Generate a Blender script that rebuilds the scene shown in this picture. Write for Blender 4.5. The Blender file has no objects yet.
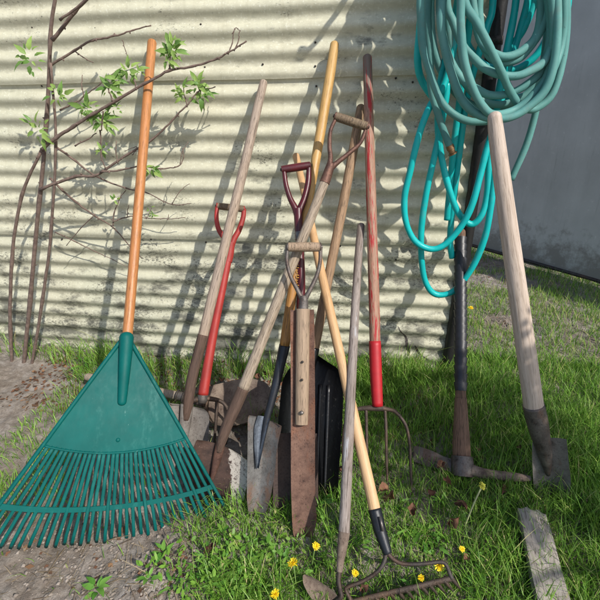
import bpy, math, random
import numpy as np
from mathutils import Matrix, Vector
R_ = math.radians
random.seed(7); rng = np.random.default_rng(7)
SC = bpy.context.scene
COL = SC.collection

# ------------------------------------------------------------------ camera, sky, sun, exposure
CD, CH = 1.7319, 1.1266                       # distance to the wall, height of the lens
YAW, PIT, ROLL, FPX = -0.15196685, 0.42884407, -0.01657996, 433.0
def cam_rot():
    fwd = np.array([math.sin(YAW)*math.cos(PIT), math.cos(YAW)*math.cos(PIT), -math.sin(PIT)])
    r = np.array([math.cos(YAW), -math.sin(YAW), 0]); u = np.cross(r, fwd)
    c, s = math.cos(ROLL), math.sin(ROLL)
    return np.array([c*r+s*u, -s*r+c*u, fwd])
CR = cam_rot(); CP = np.array([0, -CD, CH])
cam = bpy.data.cameras.new('camera'); cam.sensor_fit = 'HORIZONTAL'
cam.angle = 2*math.atan(300/FPX); cam.clip_start = 0.02; cam.clip_end = 400
camo = bpy.data.objects.new('camera', cam); COL.objects.link(camo)
Mx = Matrix.Identity(4)
for i in range(3):
    Mx[i][0] = CR[0][i]; Mx[i][1] = CR[1][i]; Mx[i][2] = -CR[2][i]; Mx[i][3] = CP[i]
camo.matrix_world = Mx
SC.camera = camo

SUN_AZ, SUN_EL = 50.0, 43.0                    # azimuth to the right of the wall's normal
w = bpy.data.worlds.new('World'); SC.world = w; w.use_nodes = True
nt = w.node_tree; bg = nt.nodes['Background']
sky = nt.nodes.new('ShaderNodeTexSky'); sky.sky_type = 'NISHITA'; sky.sun_disc = False
sky.sun_elevation = R_(SUN_EL); sky.sun_rotation = R_(180-SUN_AZ)
sky.air_density = 1.0; sky.dust_density = 1.5; sky.ozone_density = 1.0
nt.links.new(sky.outputs[0], bg.inputs[0]); bg.inputs[1].default_value = 0.15
sl = bpy.data.lights.new('sun', 'SUN'); sl.energy = 4.3; sl.angle = R_(0.55); sl.color = (1.0, 0.95, 0.88)
so = bpy.data.objects.new('sun', sl); COL.objects.link(so)
SDIR = Vector((-math.sin(R_(SUN_AZ))*math.cos(R_(SUN_EL)), math.cos(R_(SUN_AZ))*math.cos(R_(SUN_EL)), -math.sin(R_(SUN_EL))))
so.rotation_euler = SDIR.to_track_quat('-Z', 'Y').to_euler()
SC.view_settings.view_transform = 'Standard'; SC.view_settings.look = 'None'
SC.view_settings.exposure = 0.17; SC.view_settings.gamma = 1.0

# ------------------------------------------------------------------ layout helpers
def ray(px, py): return np.array([(px-300)/FPX, -(py-300)/FPX, 1.0]) @ CR
def aty(px, py, y): d = ray(px, py); return CP + d*((y-CP[1])/d[1])
def atz(px, py, z=0.0): d = ray(px, py); return CP + d*((z-CP[2])/d[2])
def depth(X): return float(CR[2] @ (np.asarray(X)-CP))

def lin(h):
    h = h.lstrip('#'); o = []
    for i in (0, 2, 4):
        c = int(h[i:i+2], 16)/255
        o.append(c/12.92 if c <= .04045 else ((c+.055)/1.055)**2.4)
    return (*o, 1.0)

# ------------------------------------------------------------------ materials
class NT:
    def __init__(s, name):
        s.m = bpy.data.materials.new(name); s.m.use_nodes = True
        s.t = s.m.node_tree; s.b = s.t.nodes['Principled BSDF']
        s.co = s.t.nodes.new('ShaderNodeTexCoord').outputs['Object']
    def n(s, k, **kw):
        o = s.t.nodes.new(k)
        for a, v in kw.items():
            if a in o.bl_rna.properties: setattr(o, a, v)
            else: o.inputs[a].default_value = v
        return o
    def l(s, a, b): s.t.links.new(a, b)
    def noise(s, scale, detail=4, rough=.55, stretch=None, off=(0, 0, 0), dist=0):
        v = s.co
        mp = s.n('ShaderNodeMapping'); s.l(v, mp.inputs['Vector'])
        if stretch: mp.inputs['Scale'].default_value = stretch
        mp.inputs['Location'].default_value = off
        o = s.n('ShaderNodeTexNoise'); o.inputs['Scale'].default_value = scale; o.inputs['Detail'].default_value = detail
        o.inputs['Roughness'].default_value = rough; o.inputs['Distortion'].default_value = dist
        s.l(mp.outputs[0], o.inputs['Vector']); return o.outputs['Fac']
    def ramp(s, f, stops):
        r = s.n('ShaderNodeValToRGB'); cr = r.color_ramp
        while len(cr.elements) > 1: cr.elements.remove(cr.elements[0])
        for i, (p, c) in enumerate(stops):
            e = cr.elements[0] if i == 0 else cr.elements.new(p)
            e.position = p; e.color = c if not isinstance(c, (int, float)) else (c, c, c, 1)
        s.l(f, r.inputs[0]); return r.outputs[0]
    def mix(s, f, a, b, mode='MIX'):
        m = s.n('ShaderNodeMix', data_type='RGBA', blend_type=mode)
        for i, v in ((0, f), (6, a), (7, b)):
            if hasattr(v, 'is_linked') or hasattr(v, 'links'): s.l(v, m.inputs[i])
            else: m.inputs[i].default_value = v
        return m.outputs[2]
    def math(s, op, a, b=0.0):
        m = s.n('ShaderNodeMath', operation=op)
        for i, v in ((0, a), (1, b)):
            if isinstance(v, (int, float)): m.inputs[i].default_value = v
            else: s.l(v, m.inputs[i])
        return m.outputs[0]
    def sep(s, v=None):
        o = s.n('ShaderNodeSeparateXYZ'); s.l(v or s.co, o.inputs[0]); return o.outputs
    def out(s, col, rough=.6, metal=0.0, bump=None, bd=.002, bs=1.0, spec=None):
        for k, v in (('Base Color', col), ('Roughness', rough), ('Metallic', metal)):
            if isinstance(v, (int, float, tuple)): s.b.inputs[k].default_value = v
            else: s.l(v, s.b.inputs[k])
        if spec is not None: s.b.inputs['Specular IOR Level'].default_value = spec
        if bump is not None:
            bn = s.n('ShaderNodeBump'); bn.inputs['Distance'].default_value = bd; bn.inputs['Strength'].default_value = bs
            s.l(bump, bn.inputs['Height']); s.l(bn.outputs[0], s.b.inputs['Normal'])
        return s.m

def wood(name, c1, c2, c3=None, rough=.6, grain=1.0, seed=0, paint=None, pthr=.5, pz=None, ztop=None):
    s = NT(name); o = (seed*3.1, seed*1.7, seed*.9)
    g = s.noise(1, 6, .65, (150, 150, 6), o); b = s.noise(1, 3, .5, (18, 18, 2.2), o)
    k = s.noise(1, 4, .6, (420, 420, 26), o)
    c = s.ramp(g, [(.36, lin(c2)), (.58, lin(c1))])
    c = s.mix(s.ramp(b, [(.38, 0.0), (.68, 0.75)]), c, lin(c3 or c2))
    c = s.mix(s.ramp(k, [(.36, .7*grain), (.47, 0.0)]), c, lin('33281f'))
    sm = s.noise(30, 5, .65, (1, 1, .6), (o[1], o[2], o[0])); c = s.mix(s.ramp(sm, [(.60, 0.0), (.74, .5*grain)]), c, lin('4a3c30'))
    if ztop:
        mz = s.n('ShaderNodeMapRange'); s.l(s.sep()[2], mz.inputs[0]); mz.inputs[1].default_value = ztop[0]; mz.inputs[2].default_value = ztop[1]
        c = s.mix(mz.outputs[0], c, s.mix(g, lin('5a4c43'), lin('85766a')))
    h = s.math('ADD', g, k)
    if grain >= .8:
        ck = s.noise(1, 3, .5, (230, 230, 5), (o[2], o[0], 4)); c = s.mix(s.ramp(ck, [(.30, .85), (.335, 0.0)]), c, lin('2a2019'))
    if paint:
        p = s.noise(1, 6, .72, (60, 60, 4.5), o)
        if pz:                                   # paint survives mostly on one stretch of the shaft
            z = s.sep()[2]
            mr = s.n('ShaderNodeMapRange'); s.l(z, mr.inputs[0])
            mr.inputs[1].default_value = pz[0]; mr.inputs[2].default_value = pz[1]; mr.inputs[3].default_value = pz[2]; mr.inputs[4].default_value = pz[3]
            p = s.math('ADD', p, mr.outputs[0])
        c = s.mix(s.ramp(p, [(pthr, 0.0), (pthr+.04, .92)]), c, lin(paint))
    return s.out(c, rough, 0, h, .0014, .8*grain, .35)

def metal(name, c1, c2, c3, rough=.55, met=.35, scale=1.0, seed=0, thr=.5, bump=.6):
    s = NT(name); o = (seed*2.3, seed*1.1, seed*4.7)
    a = s.noise(26*scale, 8, .72, None, o); b = s.noise(190*scale, 5, .75, None, o); d = s.noise(11*scale, 7, .72, (1, 1, .45), o); e = s.noise(1, 5, .7, (130, 130, 14), o)
    c = s.ramp(a, [(.36, lin(c2)), (.60, lin(c1))])
    c = s.mix(s.ramp(d, [(thr-.02, 0.0), (thr+.10, .85)]), c, lin(c3))
    c = s.mix(s.ramp(e, [(.55, 0.0), (.72, .35)]), c, lin(c1))
    c = s.mix(s.ramp(a, [(.30, .55), (.40, 0.0)]), c, lin('1d1612'))
    c = s.mix(s.ramp(b, [(.34, .7), (.44, 0.0)]), c, lin('1b1410'))
    c = s.mix(s.ramp(b, [(.60, 0.0), (.72, .5)]), c, lin(c3))
    r = s.ramp(b, [(.3, min(1, rough+.25)), (.7, rough)])
    return s.out(c, r, met, s.math('ADD', b, a), .0016, bump)

def plain(name, c1, c2, rough=.5, scale=20, spec=None, bump=.2, bd=.001, metalv=0.0, stretch=None, speck=None):
    s = NT(name)
    a = s.noise(scale, 5, .6, stretch); b = s.noise(scale*9, 4, .65)
    c = s.ramp(a, [(.3, lin(c2)), (.7, lin(c1))])
    if speck: c = s.mix(s.ramp(b, [(.62, 0.0), (.72, .7)]), c, lin(speck))
    return s.out(c, s.ramp(a, [(.3, min(1, rough+.15)), (.7, rough)]), metalv, b, bd, bump, spec)

M = {}
M['orange_wood'] = wood('orange varnished wood', 'ad7343', '9a6234', 'b57d4e', .38, .6, 1)
M['grey_wood'] = wood('weathered grey wood', 'a3917f', '867463', '9a8c80', .75, 1, 2)
M['grey_wood_b'] = wood('weathered ash wood', 'a39482', '85755f', '9a8b7a', .7, 1, 3)
M['dark_wood'] = wood('dirt dark wood', '5e4a3d', '413229', '50403a', .8, 1, 4)
M['yellow_wood'] = wood('yellow wood', 'b9935a', 'a67e45', 'c09d66', .4, .5, 5)
M['amber_wood'] = wood('amber wood', 'a97a40', '855c2e', '9b6b34', .45, .9, 6)
M['brown_wood'] = wood('brown weathered wood', '9c8064', '76604a', '8c7258', .7, 1, 7)
M['pale_wood'] = wood('pale new wood', 'c09a70', 'ae875c', 'c8a77e', .5, .4, 8)
M['white_wood'] = wood('chalky weathered wood', '8b8078', '6a5d54', '9a908a', .8, 1, 9, 'a5a3a4', .60)
M['red_wood'] = wood('wood with worn red paint', 'b08a70', '94705a', 'a88876', .6, .8, 10, 'b8232a', .55)
M['pale_grip'] = wood('pale bleached wood', 'beaea0', 'a59484', 'b4a598', .75, .45, 11)
M['grip_wood'] = wood('grip wood', 'a08a73', '82705c', '927d68', .65, .9, 12)
M['grip_dark'] = wood('dark grip wood', '7c6b55', '554636', '6a5a48', .7, 1, 13)
M['mattock_wood'] = wood('dirty hickory', '7d6350', '513e32', '6c5343', .8, 1, 14)
M['board_wood'] = wood('bleached board', 'a9a196', '8a8176', '9a9288', .85, 1, 15)
M['iron_brown'] = metal('brown iron', '6a4d42', '4c352e', '7b5a4a', .45, .5, 1, 1)
M['iron_grey'] = metal('grey iron', '6f6964', '4f4946', '6c5446', .45, .6, 1, 2)
M['iron_dark'] = metal('dark iron', '4f4a46', '35302d', '57453a', .5, .6, 1, 3)
M['blade_grey'] = metal('grey steel blade', '85807a', '6a635d', '6f5c4e', .55, .35, 1, 4, .56)
M['blade_steel'] = metal('worn steel blade', '6d6c6a', '4f4c49', '6f5443', .6, .2, 1, 5, .5)
M['blade_blue'] = metal('blue grey steel', '6a727c', '434a54', '545a62', .4, .5, 1, 15, .6)
M['blade_rust'] = metal('rusty blade', '75594b', '573e34', '7d523c', .62, .25, 1, 6, .52)
M['blade_dark'] = metal('dark brown blade', '4b3d38', '352b28', '56443c', .6, .3, 1, 7)
M['blade_mud'] = metal('muddy blade', '77685c', '5c4c42', '8a7b6c', .75, .15, 1, 8)
M['tine_iron'] = metal('tine iron', '544840', '3a312c', '66513f', .5, .5, 1, 9)
M['black_enamel'] = plain('black enamel', '1b1c1e', '0b0b0d', .28, 9, None, .5, .0015, 0, (6, 1, .35), '4a4845')
M['black_socket'] = plain('black painted socket', '23272e', '14161a', .35, 40, None, .3, .001, .2, None, '6a6a68')
M['red_paint'] = plain('red paint', 'a8302a', '7d251f', .5, 22, None, .35, .0012, 0, (1, 1, .4), '5a2c24')
M['red_bright'] = plain('bright red enamel', 'b01e27', '98181f', .42, 30, None, .15, .0008, 0, None, '8c1d22')
M['maroon'] = plain('maroon paint', '561a20', '3c1218', .3, 25, None, .2, .0008, 0, None, '2a1012')
M['gold_print'] = plain('gold print', 'c8973a', 'a87a2c', .5, 50)
M['brass'] = plain('brass', '9a7a58', '6e563e', .35, 60, None, .2, .001, .8)
M['rivet'] = plain('rivet steel', '8d8782', '5f5853', .4, 80, None, .2, .001, .8)
M['tape'] = plain('black electrical tape', '24252a', '16171a', .34, 60, None, .3, .0008)
M['pipe'] = plain('black pipe', '1b1a1a', '100f10', .5, 12, None, .4, .002, 0, None, '3b2f28')
M['hanger_steel'] = plain('hanger steel', '2a2826', '1a1918', .5, 30, None, .3, .001, .5)

def mat_rake():
    s = NT('green plastic')
    a = s.noise(9, 5, .6); b = s.noise(60, 5, .7, (1, 1, .5)); d = s.noise(5, 3, .5, (2.2, 1, .7), (3, 1, 0))
    c = s.ramp(a, [(.3, lin('004b47')), (.7, lin('005954'))])
    c = s.mix(s.ramp(s.math('MULTIPLY', b, d), [(.30, 0.0), (.46, .20)]), c, lin('4d948a'))
    k = s.noise(48, 5, .7, (1, 1, .4), (5, 0, 2))
    c = s.mix(s.mix(.0, s.ramp(k, [(.68, 0.0), (.73, .6)]), (0, 0, 0, 1)), c, lin('8dbab0'))
    return s.out(c, s.ramp(b, [(.3, .62), (.7, .5)]), 0, b, .0006, .3, .18)
M['rake'] = mat_rake()

def mat_hose(name, c1, c2, rough, speck):
    s = NT(name)
    a = s.noise(7, 4, .6); b = s.noise(160, 3, .6)
    c = s.ramp(a, [(.3, lin(c2)), (.7, lin(c1))])
    c = s.mix(s.ramp(b, [(.66, 0.0), (.74, .6)]), c, lin(speck))
    d = s.noise(16, 6, .7, None, (4, 1, 2)); c = s.mix(s.ramp(d, [(.56, 0.0), (.70, .4)]), c, lin('6f7f78'))
    return s.out(c, s.ramp(d, [(.4, rough), (.65, min(1, rough+.25))]), 0, b, .0008, .35, .35)
M['hose_green'] = mat_hose('grey green hose', '5e938d', '4b7f7a', .55, '31524c')
M['hose_teal'] = mat_hose('teal hose', '10b2b0', '089f9d', .36, '0d7f7c')

def mat_wall():
    s = NT('painted corrugated steel')
    x, y, z = s.sep()
    big = s.noise(2.2, 4, .55, (1, 1, 1)); med = s.noise(16, 6, .7, (1, 1, 2.2)); fine = s.noise(120, 4, .7)
    grit = s.noise(80, 7, .8, (1, 1, 1.8), (2, 0, 5)); pat = s.noise(3.4, 5, .65, (1, 1, 1.7), (7, 0, 2)); drip = s.noise(1, 5, .6, (40, 1, 2.4))
    c = s.ramp(med, [(.30, lin('b3af98')), (.66, lin('cfcbb2'))])
    c = s.mix(s.ramp(big, [(.35, 0.0), (.7, .55)]), c, lin('b2b49e'))
    c = s.mix(s.ramp(drip, [(.52, 0.0), (.75, .35)]), c, lin('a09a80'))
    # chalk flecks
    c = s.mix(s.ramp(fine, [(.57, 0.0), (.66, .6)]), c, lin('dcdccb'))
    # speckled mould, heavier low on the wall
    mr = s.n('ShaderNodeMapRange'); s.l(z, mr.inputs[0])
    for i, v in ((1, 0.0), (2, 1.1), (3, .115), (4, .0)): mr.inputs[i].default_value = v
    m = s.math('ADD', grit, mr.outputs[0]); m = s.math('ADD', m, s.math('MULTIPLY', s.math('SUBTRACT', pat, .52), .75))
    c = s.mix(s.ramp(m, [(.62, 0.0), (.70, .8)]), c, lin('403f38'))
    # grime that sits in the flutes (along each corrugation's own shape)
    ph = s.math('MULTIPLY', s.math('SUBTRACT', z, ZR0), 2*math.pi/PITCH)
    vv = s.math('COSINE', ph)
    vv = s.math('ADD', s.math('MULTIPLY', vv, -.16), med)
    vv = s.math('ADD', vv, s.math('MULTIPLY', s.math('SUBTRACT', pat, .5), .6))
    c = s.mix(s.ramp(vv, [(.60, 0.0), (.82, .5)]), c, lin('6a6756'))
    # black mould patches low down
    mo = s.math('ADD', s.noise(4.5, 6, .7, (1, 1, 2.0), (1, 0, 3)), s.math('MULTIPLY', mr.outputs[0], 1.5))
    c = s.mix(s.ramp(mo, [(.62, 0.0), (.73, .8)]), c, lin('42423b'))
    h = s.math('ADD', fine, s.math('MULTIPLY', grit, .7))
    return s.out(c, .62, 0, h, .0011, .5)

def mat_ground():
    s = NT('soil')
    a = s.noise(3, 6, .6); b = s.noise(28, 7, .72); d = s.noise(140, 5, .7); e = s.noise(1.1, 3, .5, None, (4, 2, 0))
    c = s.ramp(b, [(.30, lin('6a6058')), (.50, lin('8e867d')), (.72, lin('aca69f'))])
    c = s.mix(s.ramp(a, [(.42, 0.0), (.62, .55)]), c, lin('6c6052'))
    c = s.mix(s.ramp(d, [(.3, .55), (.44, 0.0)]), c, lin('33291f'))
    c = s.mix(s.ramp(d, [(.62, 0.0), (.72, .6)]), c, lin('b9b0a4'))
    h = s.math('ADD', b, s.math('MULTIPLY', d, .6))
    return s.out(c, .95, 0, h, .012, .8, .2)
M['ground'] = mat_ground()

def mat_tint(name, cols, rough=.5, transl=.0, spec=.3):
    """colour by each blade's own number"""
    s = NT(name)
    at = s.n('ShaderNodeAttribute'); at.attribute_name = 'tint'
    c = s.ramp(at.outputs['Fac'], [(i/(len(cols)-1), lin(h)) for i, h in enumerate(cols)])
    m = s.out(c, rough, 0, spec=spec)
    if transl:
        tr = s.n('ShaderNodeBsdfTranslucent'); s.l(c, tr.inputs[0])
        mx = s.n('ShaderNodeMixShader'); mx.inputs[0].default_value = transl
        s.l(s.b.outputs[0], mx.inputs[1]); s.l(tr.outputs[0], mx.inputs[2])
        s.l(mx.outputs[0], s.t.nodes['Material Output'].inputs[0])
    return m
M['grass'] = mat_tint('grass', ['476f22', '679233', '80a840', '5a872e', '9bb658', 'bcb47c'], .45, .3)
M['pebble'] = mat_tint('pebble', ['6c6259', '7f756b', '93897f', '736a60'], .9)
M['straw'] = mat_tint('straw', ['8a7a60', '75654c', '54463a', 'a39478'], .8)
M['litter'] = mat_tint('litter', ['5a4030', '74503a', '4a3629', '8a6a4c'], .85)

def mat_leaf(name, c1, c2, rough=.45, transl=.3, scale=30):
    s = NT(name)
    oi = s.n('ShaderNodeObjectInfo')
    a = s.noise(scale, 3, .5)
    f = s.math('ADD', s.math('MULTIPLY', oi.outputs['Random'], .7), s.math('MULTIPLY', a, .5))
    c = s.ramp(f, [(.2, lin(c2)), (.9, lin(c1))])
    m = s.out(c, rough, 0, a, .002, .3, .3)
    if transl:
        tr = s.n('ShaderNodeBsdfTranslucent'); s.l(c, tr.inputs[0])
        mx = s.n('ShaderNodeMixShader'); mx.inputs[0].default_value = transl
        s.l(s.b.outputs[0], mx.inputs[1]); s.l(tr.outputs[0], mx.inputs[2])
        s.l(mx.outputs[0], s.t.nodes['Material Output'].inputs[0])
    return m
M['leaf'] = mat_leaf('young leaf', '93ad5c', '5f8440')
M['weed'] = mat_leaf('weed leaf', '7aa84a', '4a7e2e')
M['deadleaf'] = mat_leaf('dead leaf', '86604a', '4a3128', .85, .1, 90)
M['bark'] = plain('bark', '7d6a5f', '55463f', .85, 60, None, .6, .002)
M['petal'] = plain('dandelion yellow', 'f2d418', 'e6c20e', .6, 60)
M['stem'] = plain('stem green', '7e9a56', '66803f', .5, 40)
M['dry_stem'] = plain('pale dry stem', 'a9b07e', '90906a', .6, 40)
M['seed'] = plain('spent flower', 'a8a83a', '8b8c2c', .8, 60)

# ------------------------------------------------------------------ mesh helpers
class MB:
    def __init__(s): s.v = []; s.f = []; s.fi = []
    def add(s, v, f):
        o = len(s.v); s.v += [tuple(map(float, p)) for p in v]; s.f += [tuple(i+o for i in q) for q in f]
    def build(s, name, mat, parent=None, smooth=True, sharp=None):
        me = bpy.data.meshes.new(name); me.from_pydata(s.v, [], s.f); me.update()
        if smooth: me.shade_smooth()
        if sharp: me.set_sharp_from_angle(angle=R_(sharp))
        me.materials.append(M[mat] if isinstance(mat, str) else mat)
        o = bpy.data.objects.new(name, me); COL.objects.link(o)
        if parent is not None: o.parent = parent
        return o

def catmull(P, n=8):
    P = np.asarray(P, float)
    if len(P) < 3: return np.array([P[0]+(P[-1]-P[0])*t for t in np.linspace(0, 1, n+1)])
    Q = np.vstack([2*P[0]-P[1], P, 2*P[-1]-P[-2]]); out = []
    for i in range(1, len(Q)-2):
        p0, p1, p2, p3 = Q[i-1:i+3]
        for t in np.arange(n)/n:
            out.append(.5*((2*p1)+(-p0+p2)*t+(2*p0-5*p1+4*p2-p3)*t*t+(-p0+3*p1-3*p2+p3)*t**3))
    out.append(P[-1]); return np.array(out)

def tube(path, rad, n=12, flat=(1, 1), ref=None, dome=False):
    """round tube along a path, a radius per point; flat squashes the section along (ref, across)"""
    P = np.asarray(path, float); m = len(P)
    rad = np.full(m, rad) if np.isscalar(rad) else np.asarray(rad, float)
    T = np.gradient(P, axis=0); T /= np.linalg.norm(T, axis=1)[:, None]+1e-12
    if ref is None: ref = np.array([0, 1.0, 0]) if abs(T[0][1]) < .9 else np.array([1.0, 0, 0])
    nrm = ref-T[0]*(ref@T[0]); nrm /= np.linalg.norm(nrm)
    if dome:
        pre, prr, post, por = [], [], [], []
        for a in (80, 55, 28):
            c, q = math.cos(R_(a)), math.sin(R_(a))
            pre.append(P[0]-T[0]*rad[0]*q*.8); prr.append(rad[0]*c)
        for a in (28, 55, 80):
            c, q = math.cos(R_(a)), math.sin(R_(a))
            post.append(P[-1]+T[-1]*rad[-1]*q*.8); por.append(rad[-1]*c)
        P = np.vstack([pre, P, post]); rad = np.r_[prr, rad, por]
        T = np.vstack([np.repeat(T[:1], 3, 0), T, np.repeat(T[-1:], 3, 0)]); m = len(P)
    V = []; F = []
    for i in range(m):
        nrm = nrm-T[i]*(nrm@T[i]); nrm /= np.linalg.norm(nrm)+1e-12
        bi = np.cross(T[i], nrm)
        for k in range(n):
            a = 2*math.pi*k/n
            V.append(P[i]+rad[i]*(flat[0]*math.cos(a)*nrm+flat[1]*math.sin(a)*bi))
    for i in range(m-1):
        for k in range(n):
            a = i*n+k; b = i*n+(k+1) % n; F.append((a, b, b+n, a+n))
    F.append(tuple(range(n-1, -1, -1))); F.append(tuple(range((m-1)*n, m*n)))
    return V, F

def shell(G, thick, dirv=None):
    """thick sheet from a grid of points G[r][c]; dirv: offset direction or grid normals"""
    G = np.asarray(G, float); r, c = G.shape[:2]
    if dirv is None:
        du = np.gradient(G, axis=0); dv = np.gradient(G, axis=1); N = np.cross(dv, du)
        N /= np.linalg.norm(N, axis=2)[:, :, None]+1e-12
    else: N = np.broadcast_to(np.asarray(dirv, float), G.shape)
    B = G+N*thick
    V = np.vstack([G.reshape(-1, 3), B.reshape(-1, 3)]); F = []; o = r*c
    for i in range(r-1):
        for j in range(c-1):
            a = i*c+j; F.append((a, a+1, a+c+1, a+c)); F.append((o+a, o+a+c, o+a+c+1, o+a+1))
    rim = [j for j in range(c)]+[i*c+c-1 for i in range(1, r)]+[(r-1)*c+j for j in range(c-2, -1, -1)]+[i*c for i in range(r-2, 0, -1)]
    for a, b in zip(rim, rim[1:]+rim[:1]): F.append((b, a, a+o, b+o))
    return V, F

def box(c, s, R=None):
    V = np.array([(x, y, z) for x in (-1, 1) for y in (-1, 1) for z in (-1, 1)], float)*np.asarray(s)/2
    if R is not None: V = V @ np.asarray(R).T
    return V+np.asarray(c), [(0, 1, 3, 2), (4, 6, 7, 5), (0, 4, 5, 1), (2, 3, 7, 6), (0, 2, 6, 4), (1, 5, 7, 3)]

def tag(o, label=None, cat=None, group=None, kind=None):
    if label: o['label'] = label
    if cat: o['category'] = cat
    if group: o['group'] = group
    if kind: o['kind'] = kind
    return o

def empty(name, M4=None, loc=None):
    o = bpy.data.objects.new(name, None); COL.objects.link(o); o.empty_display_size = .05
    if M4 is not None: o.matrix_world = M4
    if loc is not None: o.location = loc
    return o

def fast_mesh(name, V, F4, mat, tint=None, smooth=True):
    """numpy mesh with constant face size"""
    me = bpy.data.meshes.new(name); V = np.asarray(V, np.float32); F4 = np.asarray(F4, np.int32); k = F4.shape[1]
    me.vertices.add(len(V)); me.vertices.foreach_set('co', V.ravel())
    me.loops.add(F4.size); me.loops.foreach_set('vertex_index', F4.ravel())
    me.polygons.add(len(F4)); me.polygons.foreach_set('loop_start', np.arange(0, F4.size, k, dtype=np.int32))
    me.update(calc_edges=True)
    if tint is not None:
        a = me.attributes.new('tint', 'FLOAT', 'POINT'); a.data.foreach_set('value', np.asarray(tint, np.float32))
    if smooth: me.shade_smooth()
    me.materials.append(M[mat]); o = bpy.data.objects.new(name, me); COL.objects.link(o); return o

# ------------------------------------------------------------------ a tool: local z runs up its shaft, -y faces the viewer
class Tool:
    def __init__(s, name, label, cat, top, ytop, base, zbase=0.0, group=None):
        s.T = aty(*top, ytop); s.B = atz(*base, zbase)
        z = s.T-s.B; z /= np.linalg.norm(z)
        v = (s.T+s.B)/2-CP; y = v-z*(v@z); y /= np.linalg.norm(y); x = np.cross(y, z)
        s.A = np.array([x, y, z])
        m = Matrix.Identity(4)
        for i in range(3):
            for j in range(3): m[i][j] = s.A[j][i]
            m[i][3] = s.B[i]
        s.root = empty(name, m); tag(s.root, label, cat, group)
    def L(s, px, py, off=0.0):
        """pixel to the tool's own plane y = off"""
        d = s.A @ ray(px, py); c = s.A @ (CP-s.B)
        t = (off-c[1])/d[1]; return c+d*t
    def rad(s, p, w): return w/2*depth(s.B+p@s.A)/FPX
    def path(s, pts, n=8):
        """pts: (px, py, width px[, off])"""
        P = []; r = []
        for q in pts:
            p = s.L(q[0], q[1], q[3] if len(q) > 3 else 0.0); P.append(p); r.append(s.rad(p, q[2]))
        X = catmull(np.c_[P, r], n); return X[:, :3], X[:, 3]
    def tube(s, name, pts, mat, n=14, dome=False, flat=(1, 1), parent=None, seg=8, sharp=None):
        P, r = s.path(pts, seg); b = MB(); b.add(*tube(P, r, n, flat, np.array([0, 1.0, 0]), dome))
        return b.build(name, mat, parent or s.root, sharp=sharp)
    def blade(s, name, rows, mat, curve=.02, thick=.0025, nx=15, seg=4, parent=None, off=0.0, prof=None, bend=None):
        R = catmull(np.array([np.r_[s.L(*a, off), s.L(*b, off)] for a, b in rows]), seg)
        G = np.zeros((len(R), nx, 3))
        for i, q in enumerate(R):
            t = i/(len(R)-1); k = curve(t) if callable(curve) else curve
            for j in range(nx):
                u = j/(nx-1); p = q[:3]*(1-u)+q[3:]*u
                e = abs(2*u-1)
                p = p+np.array([0, -k*(prof(e) if prof else e*e)+(bend(t) if bend else 0), 0]); G[i, j] = p
        b = MB(); b.add(*shell(G, thick, (0, 1, 0))); return b.build(name, mat, parent or s.root, sharp=60)
    def rivets(s, pts, mat='rivet', w=3.0, off=-.02, parent=None):
        for px, py in pts:
            p = s.L(px, py, off); r = s.rad(p, w); b = MB()
            b.add(*tube([p+np.array([0, .004, 0]), p, p-np.array([0, .002, 0])], [r, r, r*.6], 10)); b.build('rivet', mat, parent or s.root)
    def dgrip(s, gl, gr, arms, gw, gmat, ymat, caps='rivet', neck=None, dark=None):
        """grip bar gl-gr, arms: two pixel paths from the grip ends down to the neck"""
        a, b_ = s.L(*gl), s.L(*gr); r = s.rad(a, gw); d = (b_-a); u = d/np.linalg.norm(d)
        g = MB(); ts = np.linspace(0, 1, 9)
        g.add(*tube([a+d*t for t in ts], [r*(1+.06*math.sin(math.pi*t)) for t in ts], 16)); g.build('grip', gmat, s.root, sharp=50)
        yk = MB()
        for pts in arms:
            P, rr = s.path(pts, 8); yk.add(*tube(P, rr, 12, (1.0, 1.0), np.array([0, 1.0, 0])))
        if neck:
            P, rr = s.path(neck, 6); yk.add(*tube(P, rr, 16))
        for e, q in ((a, -1), (b_, 1)):
            yk.add(*tube([e+u*q*.0005, e+u*q*.004, e+u*q*.0055], [r*.98, r*.98, r*.7], 14))
        o = yk.build('yoke', ymat, s.root, sharp=50)
        for e, q in ((a, -1), (b_, 1)):
            c = MB(); c.add(*tube([e+u*q*.005, e+u*q*.008, e+u*q*.0095], [r*.45, r*.4, r*.2], 10)); c.build('rivet', caps, s.root)

# ------------------------------------------------------------------ corrugated wall
PITCH = .0684; AMP = .096*PITCH; Z1 = 17.6*PITCH; ZR0 = Z1+.30*PITCH
M['wall'] = mat_wall()
XL, XR = -3.4, .392
wall = empty('corrugated_wall', loc=(-1.5, 0, 0))
tag(wall, 'pale cream corrugated metal wall with horizontal ridges behind the tools', 'wall')
def corr(z): return -AMP*np.cos(2*math.pi*(z-ZR0)/PITCH)
def wav(x, z): return .0025*np.sin(x*2.1+z*1.3)+.0015*np.sin(x*5.3+2+z*.7)
def sheet(z0, z1, yo, sag):
    zs = np.arange(z0, z1+1e-6, PITCH/14); xs = np.arange(XL, XR+1e-6, .0474)
    X, Z = np.meshgrid(xs, zs)
    lip = np.exp(-(Z-z0)/.006)*.004
    Zs = Z+sag*np.sin(X*1.7+z0*3)+.0015*np.sin(X*7+z0)
    G = np.stack([X, corr(Z)+yo+wav(X, Z)-lip*.5, Zs], 2)
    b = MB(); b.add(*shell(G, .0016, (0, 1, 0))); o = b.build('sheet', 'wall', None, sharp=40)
    o.parent = wall; o.matrix_parent_inverse = wall.matrix_world.inverted() if False else Matrix.Translation((1.5, 0, 0)); return o
sheet(Z1+.02*PITCH, Z1+9.2*PITCH, -.0028, .001)
sheet(Z1-8.98*PITCH, Z1+1.0*PITCH, 0, .0012)
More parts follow.
